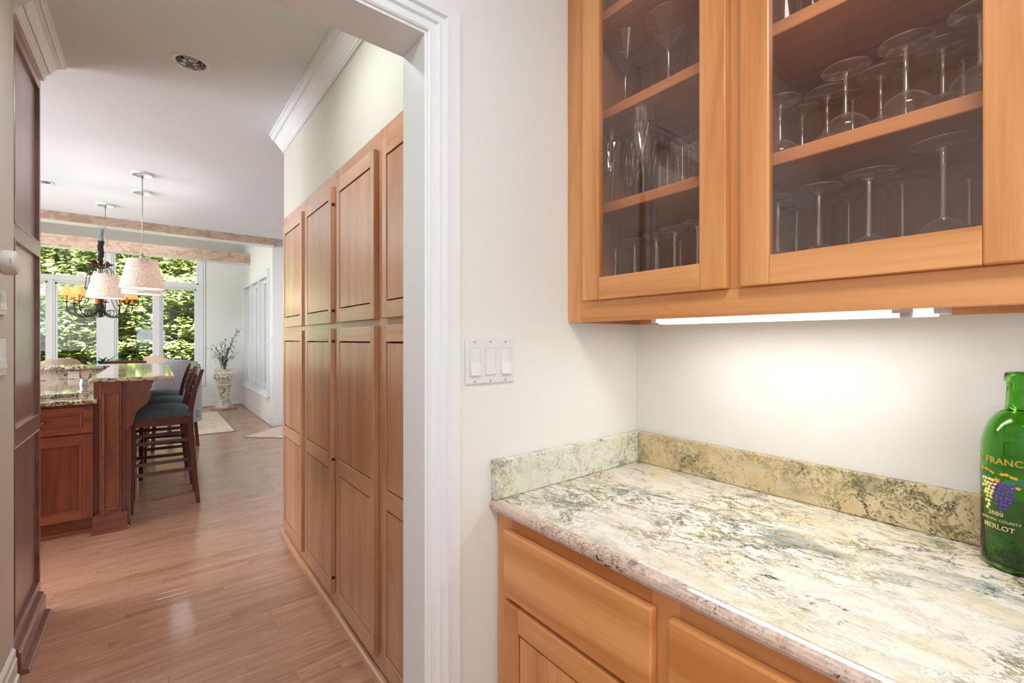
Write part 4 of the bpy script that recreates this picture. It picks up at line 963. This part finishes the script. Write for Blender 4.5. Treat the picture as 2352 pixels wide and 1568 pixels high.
def pendant(x, y, lab, a):
    t_ = thing('pendant_lamp', lab, 'lamp', (x, y, 1.748), 'speckled cone pendants over the island')
    b = bmesh.new(); add_lathe(b, [(0, 0), (0.066, 0), (0.070, 0.004), (0.070, 0.010), (0.076, 0.010), (0.076, 0.016), (0, 0.016)], 32, (x, y, CEIL - 0.0165)); obj('canopy', b, M['white_plastic'], t_)
    b = bmesh.new(); add_lathe(b, [(0.0, 0), (0.006, 0), (0.006, 0.022), (0, 0.022)], 12, (x, y, CEIL - 0.038)); obj('canopy_nut', b, M['steel'], t_)
    for s in (-1, 1):
        b = bmesh.new(); add_lathe(b, [(0, 0), (0.003, 0), (0.003, 0.002), (0, 0.002)], 8, (x + s * 0.045, y - s * 0.02, CEIL - 0.0186)); obj('screw', b, M['dark_steel'], t_)
    b = bmesh.new(); add_tube(b, [(x, y, 2.03), (x, y, CEIL - 0.038)], 0.0030, 8); obj('cord', b, M['steel'], t_)
    b = bmesh.new(); add_lathe(b, [(0.151, 1.748), (0.1505, 1.756), (0.0985, 1.985), (0.098, 1.990), (0.0965, 1.990), (0.0965, 1.984), (0.148, 1.756), (0.148, 1.748), (0.151, 1.748)], 48, (x, y, 0)); obj('shade', b, M['shade'], t_)
    b = bmesh.new(); add_lathe(b, [(0, 1.7545), (0.1475, 1.7545), (0.1475, 1.757), (0, 1.757)], 40, (x, y, 0)); obj('diffuser_disc', b, M['disc'], t_)
    b = bmesh.new(); add_lathe(b, [(0, 1.95), (0.013, 1.95), (0.016, 2.0), (0.010, 2.035), (0, 2.035)], 14, (x, y, 0)); obj('socket', b, M['steel'], t_)
    for k in range(3):
        an = a + k * 2 * PI / 3; b = bmesh.new(); add_tube(b, [(x, y, 1.985), (x + 0.097 * math.cos(an), y + 0.097 * math.sin(an), 1.985)], 0.002, 6); obj('spider_arm', b, M['steel'], t_)
    an = a + 1.1
    b = bmesh.new(); add_lathe(b, [(0, 0), (0.0045, 0), (0.0035, 0.003), (0, 0.004)], 10); b.transform(Matrix.Translation((x + 0.1015 * math.cos(a), y + 0.1015 * math.sin(a), 1.972)) @ Matrix.Rotation(a, 4, 'Z') @ Matrix.Rotation(PI / 2, 4, 'Y')); obj('rivet', b, M['black_iron'], t_)
    point('pendant_bulb', (x, y, 1.86), 6.5, (1.0, 0.93, 0.87), 0.03, t_)
M['disc'] = emission('lit diffuser disc', '#fff4e6', 2.6)
pendant(-0.0647, 4.815, 'speckled cone pendant lamp, nearest and lowest-looking over the island', -PI / 2)
pendant(-0.0725, 5.398, 'speckled cone pendant lamp, mostly hidden behind the nearest one', 0.4)
pendant(-0.372, 6.140, 'speckled cone pendant lamp hanging alone in front of the chandelier', -PI / 2 + 0.5)
def downlight(x, y, lab, r=0.062):
    t_ = thing('recessed_light', lab, 'light', (x, y, CEIL - 0.004), 'recessed ceiling lights')
    b = bmesh.new(); add_lathe(b, [(r, -0.0002), (r + 0.002, -0.004), (r + 0.016, -0.004), (r + 0.020, -0.0005)], 40, (x, y, CEIL)); obj('trim_ring', b, M['white_plastic'], t_)
    b = bmesh.new(); add_lathe(b, [(r, -0.003), (r - 0.004, 0.02), (r * 0.72, 0.055), (0, 0.06)], 10, (x, y, CEIL), False); obj('reflector', b, M['reflector'], t_)
    b = bmesh.new(); add_lathe(b, [(0, 0.006), (0.012, 0.008), (0.030, 0.018), (0.040, 0.032), (0.036, 0.046), (0.016, 0.055)], 24, (x, y, CEIL)); obj('bulb', b, M['white_plastic'], t_)
t = NT('ribbed chrome reflector')
M['reflector'] = t.bsdf(rgb('#c8c8ca'), 0.12, 1.0)
# openings for the recessed cans are cut in the ceiling below
downlight(0.150, 2.735, 'round recessed ceiling light in the hall ceiling')
downlight(-0.755, 5.60, 'round recessed ceiling light at the left, half hidden by the dark cabinet')
cans = bmesh.new()
for x, y in ((0.150, 2.735), (-0.755, 5.60)): add_lathe(cans, [(0, -0.02), (0.0615, -0.02), (0.0615, 0.0605), (0, 0.0605)], 40, (x, y, CEIL))
bmesh.ops.recalc_face_normals(cans, faces=cans.faces)
me = bpy.data.meshes.new('can_holes'); cans.to_mesh(me); cans.free()
hole = bpy.data.objects.new('can_holes', me); COL.objects.link(hole)
ceil_o = bpy.data.objects['ceiling']; md = ceil_o.modifiers.new('holes', 'BOOLEAN'); md.operation = 'DIFFERENCE'; md.object = hole; md.solver = 'EXACT'
dg = bpy.context.evaluated_depsgraph_get(); nm_ = bpy.data.meshes.new_from_object(ceil_o.evaluated_get(dg)); ceil_o.modifiers.clear(); ceil_o.data = nm_
bpy.data.objects.remove(hole)

# chandelier
t = NT('amber pleated shade')
wv = t.n('ShaderNodeTexWave', {'Vector': t.coords(rand=False), 'Scale': 30.0, 'Distortion': 1.0}).outputs[1]
M['amber'] = t.bsdf(rgb('#d9a860'), 0.7, emis=t.ramp(wv, [(0.1, rgb('#dc9440')), (0.8, rgb('#ffd890'))]), estr=0.6)
M['candle'] = simple('amber candle sleeve', '#c86a1e', 0.5, emis=rgb('#c8691e'), estr=0.35)
M['rust'] = simple('rusty tole leaf', '#4a2418', 0.5, 0.3)
M['sleeve_lit'] = simple('gathered chain sleeve painted lit', '#aab2b8', 0.6)  # same sleeve; silver paints in the brighter light on its upper part
M['sleeve_d'] = simple('gathered brown chain sleeve', '#3a3020', 0.8)
CX_, CY_ = -0.570, 8.60
ch = thing('chandelier', 'black iron chandelier with amber candle shades above the dining table', 'chandelier', (CX_, CY_, 1.64))
def at(r, a, z): return (CX_ + r * math.cos(a), CY_ + r * math.sin(a), z)
for nm_, mt, z0, z1, n_ in (('chain_sleeve', 'sleeve_d', 2.43, 2.72, 22), ('chain_sleeve', 'sleeve_lit', 2.72, 3.29, 40)):
    b = bmesh.new(); pr_ = []
    for i in range(n_ * 2 + 1):
        pr_.append((0.024 if i % 2 else 0.036, z0 + (z1 - z0) * i / (n_ * 2)))
    add_lathe(b, pr_, 10, (CX_, CY_, 0))
    rq = random.Random(2)
    for v in b.verts: v.co.x += rq.uniform(-.007, .007) + 0.006 * math.sin(v.co.z * 40); v.co.y += rq.uniform(-.007, .007); v.co.z += rq.uniform(-.006, .006)
    obj(nm_, b, M[mt], ch)
b = bmesh.new(); add_lathe(b, [(0, 1.64), (0.016, 1.65), (0.030, 1.68), (0.022, 1.71), (0.034, 1.75), (0.045, 1.79), (0.030, 1.82), (0.018, 1.86), (0.030, 1.90), (0.020, 1.94), (0.008, 1.98), (0.007, 2.36), (0.020, 2.38), (0.024, 2.44), (0, 2.45)], 16, (CX_, CY_, 0)); obj('centre_column', b, M['black_iron'], ch)
for k in range(12):
    a = k * PI / 6; zt_ = 2.345 + 0.045 * (k % 2)
    b = bmesh.new(); r0 = 0.02; pts = [at(r0, a, zt_ - 0.01), at(0.075, a - 0.30, zt_ + 0.005), at(0.150, a, zt_ + 0.055 - 0.040 * (k % 3)), at(0.075, a + 0.30, zt_ + 0.050)]
    add_prism(b, pts, (0, 0, 0.004)); obj('tole_leaf', b, M['rust'], ch)
NA = 8
for k in range(NA):
    a = k * 2 * PI / NA + 0.2
    b = bmesh.new()
    P_ = [(0.025, 2.33), (0.06, 2.355), (0.105, 2.345), (0.135, 2.29), (0.148, 2.20), (0.158, 2.08), (0.175, 1.96), (0.205, 1.87), (0.245, 1.80), (0.29, 1.765), (0.33, 1.75)]
    add_tube(b, [at(r, a, z) for r, z in P_], 0.0045, 6); obj('cage_rod', b, M['black_iron'], ch)
    b = bmesh.new()
    P_ = [(0.03, 1.76), (0.06, 1.70), (0.11, 1.662), (0.18, 1.645), (0.25, 1.655), (0.31, 1.69), (0.340, 1.745), (0.345, 1.80), (0.345, 1.835)]
    add_tube(b, [at(r, a, z) for r, z in P_], 0.0065, 6); obj('arm', b, M['black_iron'], ch)
    b = bmesh.new()
    P_ = [at(0.13 + 0.045 * math.cos(q), a, 1.705 + 0.045 * math.sin(q)) for q in [-PI / 2 + i * 2 * PI / 12 for i in range(11)]]
    add_tube(b, P_, 0.0040, 6); obj('scroll', b, M['black_iron'], ch)
    x, y, _ = at(0.345, a, 0)
    b = bmesh.new(); add_lathe(b, [(0, 1.832), (0.012, 1.832), (0.040, 1.842), (0.040, 1.846), (0.014, 1.848), (0, 1.848)], 16, (x, y, 0)); obj('drip_cup', b, M['black_iron'], ch)
    b = bmesh.new(); add_lathe(b, [(0, 1.848), (0.013, 1.848), (0.013, 1.935), (0, 1.935)], 12, (x, y, 0)); obj('candle', b, M['candle'], ch)
    b = bmesh.new(); prs = []
    for i in range(7):
        f = i / 6; prs.append((0.082 - 0.045 * f ** 0.75, 1.925 + 0.125 * f))
    add_lathe(b, prs, 24, (x, y, 0)); obj('candle_shade', b, M['amber'], ch)
point('chandelier_glow', (CX_, CY_, 2.02), 8, (1.0, 0.72, 0.42), 0.12, ch)

# ================================================================= DINING CORNER
M['rug'] = None
t = NT('woven beige rug'); n = t.n('ShaderNodeTexNoise', {'Vector': t.coords(scale=(1, 1, 1), rand=False), 'Scale': 14.0, 'Detail': 6.0, 'Roughness': 0.7}).outputs[0]
n2 = t.n('ShaderNodeTexNoise', {'Vector': t.coords(rand=False), 'Scale': 220.0}).outputs[0]
M['rug'] = t.bsdf(t.ramp(n, [(0.35, rgb('#c9b09c')), (0.55, rgb('#e0cdb9')), (0.7, rgb('#e9dccb'))]), 0.95, bump=n2, bstr=0.5, bdist=0.003)
M['rug_edge'] = simple('rug binding', '#8d7c6c', 0.9)
rg1 = thing('area_rug', 'large pale patterned rug under the dining table', 'rug', (-0.6, 8.7, 0))
obj('pile', bx(-2.2, 0.93, 7.60, 9.85, 0.0005, 0.010), M['rug'], rg1, 0.003)
for q in ((-2.22, 0.945, 7.585, 7.5995), (-2.22, 0.945, 9.8505, 9.865), (0.9305, 0.945, 7.60, 9.85)): obj('binding', bx(*q, 0.0005, 0.008), M['rug_edge'], rg1)
rg2 = thing('small_rug', 'small pale rug laid diagonally at the passage corner', 'rug', (0.967, 7.06, 0)); rg2.rotation_euler = (0, 0, 0)
def rot2(p, L, Wd):
    d1 = Vector((0.745, 0.667, 0)); d2 = Vector((0.714, -0.700, 0)); o = Vector((0.967, 7.062, 0))
    return [o + d1 * a + d2 * b_ for a, b_ in ((0, 0), (L, 0), (L, Wd), (0, Wd))]
b = bmesh.new(); add_prism(b, [(v.x, v.y, 0.0005) for v in rot2(0, 0.80, 1.2)], (0, 0, 0.009)); obj('pile', b, M['rug'], rg2, 0.002)
# pedestal, urn, plant
t = NT('weathered stone ornament')
n = t.n('ShaderNodeTexNoise', {'Vector': t.coords(rand=False), 'Scale': 22.0, 'Detail': 5.0, 'Roughness': 0.7}).outputs[0]
M['stone'] = t.bsdf(t.ramp(n, [(0.36, rgb('#8f8478')), (0.47, rgb('#d4ccbf')), (0.6, rgb('#efe9df'))]), 0.75, bump=n, bstr=0.8, bdist=0.01)
M['orn'] = simple('bronzed relief', '#84735f', 0.6)
PX, PY = 1.075, 10.20
pd = thing('plant_pedestal', 'ornate pale stone column pedestal in the far corner', 'pedestal', (PX, PY, 0))
b = bmesh.new(); add_box(b, -0.16, 0.16, -0.16, 0.16, 0, 0.035, 0.006); b.transform(Matrix.Translation((PX, PY, 0)) @ Matrix.Rotation(0.5, 4, 'Z')); obj('foot_slab', b, simple('terracotta edge', '#c7a897', 0.7), pd)
b = bmesh.new(); add_lathe(b, [(0, 0.0352), (0.145, 0.0352), (0.150, 0.055), (0.135, 0.075), (0.120, 0.082), (0.125, 0.098), (0.108, 0.112), (0.100, 0.12)], 32, (PX, PY, 0)); obj('base_ring', b, M['stone'], pd)
b = bmesh.new(); seg = 36; rings = []
for z, r in ((0.12, 0.098), (0.15, 0.094), (0.38, 0.090), (0.40, 0.094)):
    rings.append([b.verts.new((PX + r * (1 - 0.09 * (k % 2)) * math.cos(2 * PI * k / seg), PY + r * (1 - 0.09 * (k % 2)) * math.sin(2 * PI * k / seg), z)) for k in range(seg)])
for A, B in zip(rings, rings[1:]):
    for k in range(seg): b.faces.new((A[k], A[(k + 1) % seg], B[(k + 1) % seg], B[k]))
obj('fluted_shaft', b, M['stone'], pd)
b = bmesh.new(); add_lathe(b, [(0.094, 0.40), (0.115, 0.415), (0.108, 0.43), (0.125, 0.445), (0.155, 0.455), (0.160, 0.475), (0.150, 0.485), (0, 0.485)], 32, (PX, PY, 0)); obj('capital', b, M['stone'], pd)
ur = thing('stone_urn', 'round weathered stone urn holding the leafy plant', 'urn', (PX, PY, 0.4855))
b = bmesh.new(); add_lathe(b, [(0, 0.4858), (0.075, 0.4858), (0.085, 0.505), (0.130, 0.535), (0.160, 0.58), (0.172, 0.635), (0.168, 0.68), (0.150, 0.715), (0.140, 0.73), (0.165, 0.745), (0.168, 0.762), (0.155, 0.765), (0.135, 0.75), (0.128, 0.72), (0, 0.70)], 40, (PX, PY, 0)); obj('bowl', b, M['stone'], ur)
rq = random.Random(9)
for k in range(9):
    a = PI + k * PI / 8 * 1.1 - 0.3; b = bmesh.new()
    for j in range(5):
        aa = a + rq.uniform(-.12, .12); z = 0.625 + rq.uniform(-.045, .045); r = 0.171 - abs(z - 0.64) * 0.10
        bmesh.ops.create_icosphere(b, subdivisions=1, radius=0.013, matrix=Matrix.Translation((PX + r * math.cos(aa), PY + r * math.sin(aa), z)) @ Matrix.Rotation(aa, 4, 'Z') @ Matrix.Diagonal((0.5, 1.2, 0.8, 1)))
    obj('relief_flower', b, M['orn'], ur)['kind'] = 'stuff'
b = bmesh.new()
for j in range(46):
    f = j / 45; aa = -PI / 2 - 0.35 + 0.75 * math.sin(f * 7) * 0.6; z = 0.40 - f * 0.17; r = 0.094
    bmesh.ops.create_icosphere(b, subdivisions=1, radius=0.008, matrix=Matrix.Translation((PX + r * math.cos(aa), PY + r * math.sin(aa), z + rq.uniform(-.01, .01))))
obj('relief_vine', b, M['orn'], pd)['kind'] = 'stuff'
def leafblade(b, p, d, L, w, droop):
    d = Vector(d).normalized(); side = d.cross(Vector((0, 0, 1)))
    if side.length < .1: side = Vector((1, 0, 0))
    side.normalize(); p = Vector(p); prev = None
    N = 4
    for i in range(N + 1):
        f = i / N; c = p + d * L * f + Vector((0, 0, -droop * L * f * f)); ww = w * math.sin(PI * min(1, 0.12 + f * 0.88)) / 2
        cur = (b.verts.new(c - side * ww + Vector((0, 0, ww * .4))), b.verts.new(c + side * ww + Vector((0, 0, ww * .4))))
        if prev: b.faces.new((prev[0], prev[1], cur[1], cur[0])).smooth = True
        prev = cur
t = NT('dark glossy leaf'); n = t.n('ShaderNodeTexNoise', {'Vector': t.coords(rand=False), 'Scale': 9.0}).outputs[0]
M['leaf'] = t.bsdf(t.ramp(n, [(0.35, rgb('#1e3f36')), (0.6, rgb('#3f6b57')), (0.75, rgb('#7f9c86'))]), 0.35)
M['leaf2'] = simple('green arching leaf', '#2f7a4c', 0.4)
M['stemm'] = simple('plant stem', '#5b5a3c', 0.7)
def potted(name, lab, x, y, z, stems, leafmat, parentless=True):
    t_ = thing(name, lab, 'plant', (x, y, z))
    lb = bmesh.new()
    for pts, L, w, n_ in stems:
        b = bmesh.new(); add_tube(b, [(x + a, y + c, z + e) for a, c, e in pts], 0.004, 5, 0.0015); obj('stem', b, M['stemm'], t_)
        P = [Vector((x + a, y + c, z + e)) for a, c, e in pts]
        for i in range(n_):
            f = 0.15 + 0.85 * i / max(1, n_ - 1); g_ = f * (len(P) - 1); k = min(int(g_), len(P) - 2); q = P[k].lerp(P[k + 1], g_ - k); tdir = (P[k + 1] - P[k]).normalized()
            a = rq.uniform(0, 2 * PI); out = Vector((math.cos(a), math.sin(a), rq.uniform(-.3, .5))) + tdir * 0.8
            leafblade(lb, q, out, L * rq.uniform(.7, 1.2), w, rq.uniform(.2, .9))
    obj('leaves', lb, leafmat, t_)['kind'] = 'stuff'
    return t_
stems = []
for (dx, dy, h) in ((0.22, -0.02, 0.72), (0.27, 0.02, 0.77), (-0.16, 0, 0.44), (-0.22, 0.03, 0.40), (0.06, -0.06, 0.42), (-0.06, 0.05, 0.50), (0.12, 0.08, 0.46), (-0.10, -0.08, 0.36), (0.02, 0.02, 0.55), (0.16, -0.08, 0.32), (-0.17, -0.06, 0.26), (0.10, 0.0, 0.24), (-0.05, -0.1, 0.25)):
    stems.append(([(rq.uniform(-.03, .03), rq.uniform(-.03, .03), -0.06), (dx * 0.25, dy * 0.3, h * 0.4), (dx * 0.6, dy * 0.7, h * 0.75), (dx, dy, h)], 0.13, 0.017, 26 if h > .6 else 22))
potted('potted_plant', 'tall leafy plant with narrow dark leaves in the stone urn', PX, PY, 0.768, stems, M['leaf'])
# dining table and chairs
M['table_wood'] = wood('table cherry', '#8a5240', '#5f3328', 'x', 0.25, 0.5)
dt = thing('dining_table', 'dark wooden dining table behind the island, under the chandelier', 'table', (-0.62, 8.98, 0))
b = bmesh.new(); add_lathe(b, [(0, 0.720), (0.60, 0.720), (0.62, 0.732), (0.62, 0.745), (0.61, 0.752), (0, 0.752)], 56, (-0.62, 8.98, 0)); obj('tabletop', b, M['table_wood'], dt)
b = bmesh.new(); add_lathe(b, [(0, 0.60), (0.30, 0.62), (0.10, 0.58), (0.07, 0.45), (0.11, 0.34), (0.12, 0.24), (0.06, 0.16), (0.0, 0.15)][0:1] + [(0.09, 0.719), (0.10, 0.62), (0.06, 0.5), (0.11, 0.36), (0.12, 0.24), (0.08, 0.12), (0.0, 0.11)], 24, (-0.62, 8.98, 0)); obj('pedestal', b, M['table_wood'], dt)
for k in range(4):
    a = k * PI / 2 + 0.4; b = bmesh.new(); add_prism(b, [(-0.62 + r * math.cos(a), 8.98 + r * math.sin(a), z) for r, z in ((0.05, 0.11), (0.05, 0.22), (0.2, 0.15), (0.42, 0.05), (0.44, 0.0115), (0.38, 0.0115), (0.2, 0.09))], (0.04 * math.sin(a), -0.04 * math.cos(a), 0)); obj('foot', b, M['table_wood'], dt)
pb = thing('centrepiece_plant', 'green arching grass-like plant on the dining table behind the island', 'plant', (-0.534, 8.75, 0.7525))
b = bmesh.new(); add_lathe(b, [(0, 0.0), (0.07, 0.0), (0.10, 0.05), (0.12, 0.16), (0.11, 0.17), (0, 0.15)], 24, (-0.534, 8.75, 0.7525)); obj('pot', b, M['white_plastic'], pb)
b = bmesh.new()
for i in range(46):
    a = rq.uniform(0, 2 * PI); el = rq.uniform(0.3, 1.6)
    leafblade(b, (-0.534 + rq.uniform(-.05, .05), 8.75 + rq.uniform(-.05, .05), 0.93), (math.cos(a), math.sin(a), el), rq.uniform(0.18, 0.40), 0.028, rq.uniform(.2, .8))
obj('leaves', b, M['leaf2'], pb)['kind'] = 'stuff'
M['grey_fab'] = simple('grey upholstery', '#a39ea1', 0.9); M['tan_fab'] = simple('tan upholstery', '#cbb196', 0.85)
def armchair(loc, rz, mat, lab):
    t_ = thing('dining_armchair', lab, 'chair', (0, 0, 0), 'upholstered chairs at the dining table')
    b = bmesh.new(); add_box(b, -0.25, 0.25, -0.24, 0.24, 0.36, 0.47, 0.03, 3); obj('seat', b, mat, t_)
    b = bmesh.new(); N = 18; ins = []; outs = []
    for i in range(N + 1):
        a = PI * (-0.02 + 1.04 * i / N); f = math.sin(max(0, min(1, i / N)) * PI)
        zt_ = 0.74 + 0.35 * f ** 0.45
        ins.append((0.245 * math.cos(a), 0.0 + 0.24 * math.sin(a), zt_)); outs.append((0.305 * math.cos(a), 0.02 + 0.29 * math.sin(a), zt_))
    V = lambda p_, z: b.verts.new((p_[0], p_[1], z))
    cols = [(V(i_, 0.38), V(i_, i_[2]), V(o_, o_[2]), V(o_, 0.30)) for i_, o_ in zip(ins, outs)]
    for A, B in zip(cols, cols[1:]):
        for k in range(4): b.faces.new((A[k], B[k], B[(k + 1) % 4], A[(k + 1) % 4])).smooth = False
    b.faces.new(cols[0]); b.faces.new(cols[-1][::-1]); bmesh.ops.recalc_face_normals(b, faces=b.faces)
    obj('curved_back', b, mat, t_, 0.012)
    for sx in (-0.2, 0.2):
        for sy in (-0.18, 0.18):
            b = bmesh.new(); add_bar(b, (sx, sy, 0.360), (sx * 1.12, sy * 1.12, 0.0), 0.035, 0.035, up=(0, 1, 0)); obj('leg', b, M['stool'], t_)
    t_.location = loc; t_.rotation_euler = (0, 0, rz)
    return t_
armchair((0.19, 7.02, 0), PI + 0.15, M['grey_fab'], 'grey barrel-back upholstered chair just beyond the bar top')
armchair((0.21, 8.38, 0.0105), PI - 0.9, M['tan_fab'], 'tan upholstered chair behind the grey barrel-back chair')
armchair((-1.03, 8.05, 0.0105), PI + 0.6, M['tan_fab'], 'tan upholstered chair beside the dark tall cabinet, beyond the island')
def wood_chair(loc, rz, lab):
    t_ = thing('dining_chair', lab, 'chair', (0, 0, 0))
    b = bmesh.new(); add_box(b, -0.21, 0.21, -0.20, 0.20, 0.42, 0.47, 0.012); obj('seat', b, M['tan_fab'], t_)
    for s in (-1, 1):
        b = bmesh.new(); add_bar(b, (s * 0.195, -0.18, 0.42), (s * 0.195, -0.18, 0.0), 0.035, 0.035, up=(0, 1, 0)); obj('leg', b, M['stool'], t_)
        b = bmesh.new(); add_prism(b, [(s * 0.195 - 0.015, y_, z_) for y_, z_ in ((0.19, 0), (0.17, 0.45), (0.20, 0.8), (0.235, 1.04), (0.262, 1.04), (0.23, 0.8), (0.205, 0.45), (0.225, 0))], (0.03, 0, 0)); obj('rear_leg_and_post', b, M['stool'], t_)
        for z_ in (0.2,):
            b = bmesh.new(); add_bar(b, (s * 0.195, -0.165, z_), (s * 0.195, 0.185, z_), 0.015, 0.02); obj('stretcher', b, M['stool'], t_)
    b = bmesh.new(); add_bar(b, (-0.18, 0.242, 1.018), (0.18, 0.242, 1.018), 0.022, 0.06); obj('top_rail', b, M['stool'], t_, 0.004)
    for z_ in (0.90, 0.80, 0.70):
        b = bmesh.new(); add_bar(b, (-0.18, 0.19 + (z_ - .7) * .13, z_), (0.18, 0.19 + (z_ - .7) * .13, z_), 0.014, 0.03); obj('back_slat', b, M['stool'], t_)
    t_.location = loc; t_.rotation_euler = (0, 0, rz)
wood_chair((-0.270, 7.86, 0.0105), PI, 'reddish wooden chair whose top rail shows above the bar top')

# ================================================================= OUTSIDE
gr = bmesh.new(); N = 24
hv = [[gr.verts.new((-14 + 28 * i / N, 11.2 + 16 * j / N, -1.2 + 0.0 + (max(0, j - 5) / N) ** 1.1 * 16 + rq.uniform(-.2, .2))) for i in range(N + 1)] for j in range(N + 1)]
for j in range(N):
    for i in range(N): gr.faces.new((hv[j][i], hv[j][i + 1], hv[j + 1][i + 1], hv[j + 1][i]))
t = NT('wooded hillside floor'); n = t.n('ShaderNodeTexNoise', {'Vector': t.coords(rand=False), 'Scale': 3.0, 'Detail': 8.0}).outputs[0]
M['hill'] = t.bsdf(t.ramp(n, [(0.35, rgb('#1d1a10')), (0.5, rgb('#3d3a1c')), (0.65, rgb('#566026'))]), 1.0)
struct('hillside', gr, M['hill'])
def leafmat(name, c1, c2, sunlit):
    t = NT(name)
    n = t.n('ShaderNodeTexNoise', {'Vector': t.coords(rand=False), 'Scale': 2.6, 'Detail': 5.0, 'Roughness': 0.8}).outputs[0]
    c = t.ramp(n, [(0.36, rgb(c1)), (0.52, rgb(c2)), (0.66, rgb(sunlit))])  # palest stop paints blown-out sun highlights into the leaves at random
    d = t.n('ShaderNodeBsdfDiffuse', {'Color': c}).outputs[0]; tl = t.n('ShaderNodeBsdfTranslucent', {'Color': c}).outputs[0]
    gl = t.n('ShaderNodeBsdfGlossy', {'Roughness': 0.35}).outputs[0]
    m = t.n('ShaderNodeMixShader', {0: 0.35, 1: d, 2: tl}).outputs[0]
    m = t.n('ShaderNodeMixShader', {0: 0.06, 1: m, 2: gl}).outputs[0]
    t.t.links.new(m, t.out.inputs[0]); return t.m
LM = [leafmat('leaf yellow green', '#4d6a24', '#98a85a', '#faf6e2'), leafmat('leaf mid green', '#3b5c22', '#82994e', '#f4f2d6'), leafmat('leaf blue green', '#4a8a58', '#86b88a', '#c8e0c0')]
def foliage(rnd, cx, cy, cz, rx, ry, rz_, nspray, per, size, tilt):
    sp = rnd.normal(size=(nspray, 3)); sp /= np.linalg.norm(sp, axis=1)[:, None]; sp *= rnd.uniform(0.25, 1.0, (nspray, 1)) ** 0.5
    sc = sp * np.array([rx, ry, rz_]) + np.array([cx, cy, cz])
    rad = rnd.uniform(0.22, 0.5, nspray)
    idx = np.repeat(np.arange(nspray), per); n = len(idx)
    ang = rnd.uniform(0, 2 * PI, n); rr_ = np.sqrt(rnd.uniform(0, 1, n)) * rad[idx]
    c = sc[idx] + np.stack([rr_ * np.cos(ang), rr_ * np.sin(ang), rnd.normal(0, 0.05, n) - 0.35 * rr_ ** 2], 1)
    d = np.stack([np.cos(ang + rnd.normal(0, .6, n)), np.sin(ang + rnd.normal(0, .6, n)), rnd.normal(-0.15, 0.2, n)], 1); d /= np.linalg.norm(d, axis=1)[:, None]
    up = np.stack([rnd.normal(0, .28, n), rnd.normal(-tilt, .28, n), np.ones(n)], 1)
    s = np.cross(d, up); s /= np.linalg.norm(s, axis=1)[:, None]; nn = np.cross(s, d)
    L = rnd.uniform(0.6, 1.25, n)[:, None] * size; w = L * 0.42
    v = np.stack([c - d * L * .5, c - d * L * .18 + s * w * 1.0 - nn * L * .05, c + d * L * .10 + s * w * .62, c + d * L * .5 - nn * L * .1, c + d * L * .10 - s * w * .62, c - d * L * .18 - s * w * 1.0 - nn * L * .05], 1).reshape(-1, 3)
    base = np.arange(n)[:, None] * 6
    f = np.concatenate([base + np.array([[0, 1, 2, 3]]), base + np.array([[0, 3, 4, 5]])], 0)
    return v, f
def tree_thing(i, cx, cy, h, spread, lab, nspray, per, size, mat, cz=None, rz_=None):
    t_ = thing('leafy_tree', lab, 'tree', (cx, cy + 0.4, -1.0), 'trees outside the dining windows')
    b = bmesh.new(); rt = random.Random(i)
    P = [(cx + 0.12 * math.sin(k * 1.3 + i), cy + 0.4 + 0.1 * math.cos(k + i), -1.1 + k * (h + 1.0) / 6) for k in range(7)]
    add_tube(b, P, 0.09, 8, 0.03); obj('trunk', b, M['bark'], t_)
    for k in range(7):
        s = P[1 + k % 5]; a = rt.uniform(0, 2 * PI); e = (s[0] + spread * .8 * math.cos(a), s[1] + spread * .5 * math.sin(a), s[2] + rt.uniform(0.3, 1.0))
        m_ = ((s[0] + e[0]) / 2 + rt.uniform(-.1, .1), (s[1] + e[1]) / 2, (s[2] + e[2]) / 2 + 0.12)
        b = bmesh.new(); add_tube(b, [s, m_, e], 0.022, 6, 0.006); obj('branch', b, M['bark'], t_)
    rnd = np.random.RandomState(100 + i)
    v, f = foliage(rnd, cx, cy, cz if cz is not None else h * 0.45, spread, spread * 0.6, rz_ or h * 0.55, nspray, per, size, 0.25)
    v = v - np.array([cx, cy + 0.4, -1.0])
    me = bpy.data.meshes.new('leaves'); me.from_pydata(v.tolist(), [], f.tolist()); me.materials.append(mat)
    o = bpy.data.objects.new('leaves', me); COL.objects.link(o); o.parent = t_; o['kind'] = 'stuff'
M['bark'] = simple('bark', '#6b5c4c', 0.95)
specs = [(-1.15, 13.6, 3.0, 1.0, 'bushy bright green tree filling the left tall window', LM[0]), (-0.15, 13.9, 3.1, 0.95, 'bushy green tree seen through the middle tall window', LM[1]), (0.85, 13.7, 3.0, 0.95, 'sparser green tree seen through the right tall window', LM[0]),
         (-1.9, 15.2, 5.0, 1.6, 'taller green tree behind, filling the left transom window', LM[1]), (0.6, 15.4, 5.2, 1.6, 'taller green tree behind, filling the right transom window', LM[0]), (2.3, 13.4, 3.6, 1.1, 'green tree outside beyond the side window', LM[2]), (-2.6, 13.2, 3.2, 0.9, 'pale blue-green tree at the narrow leftmost window strip', LM[2])]
for i, (cx, cy, h, s, lab, m_) in enumerate(specs):
    big_ = h > 4.5
    tree_thing(i, cx, cy, h, s, lab, 190 if not big_ else 230, 34, 0.13 if not big_ else 0.15, m_, cz=(1.35 if not big_ else 3.2), rz_=(1.7 if not big_ else 1.7))
rnd = np.random.RandomState(77)
v, f = foliage(rnd, 0, 17.0, 3.0, 5.5, 0.8, 3.6, 700, 20, 0.2, 0.25)
me = bpy.data.meshes.new('undergrowth'); me.from_pydata(v.tolist(), [], f.tolist()); me.materials.append(LM[1])
o = bpy.data.objects.new('undergrowth', me); COL.objects.link(o); o['kind'] = 'stuff'; o['label'] = 'dense mixed green foliage on the slope behind the trees'; o['category'] = 'foliage'
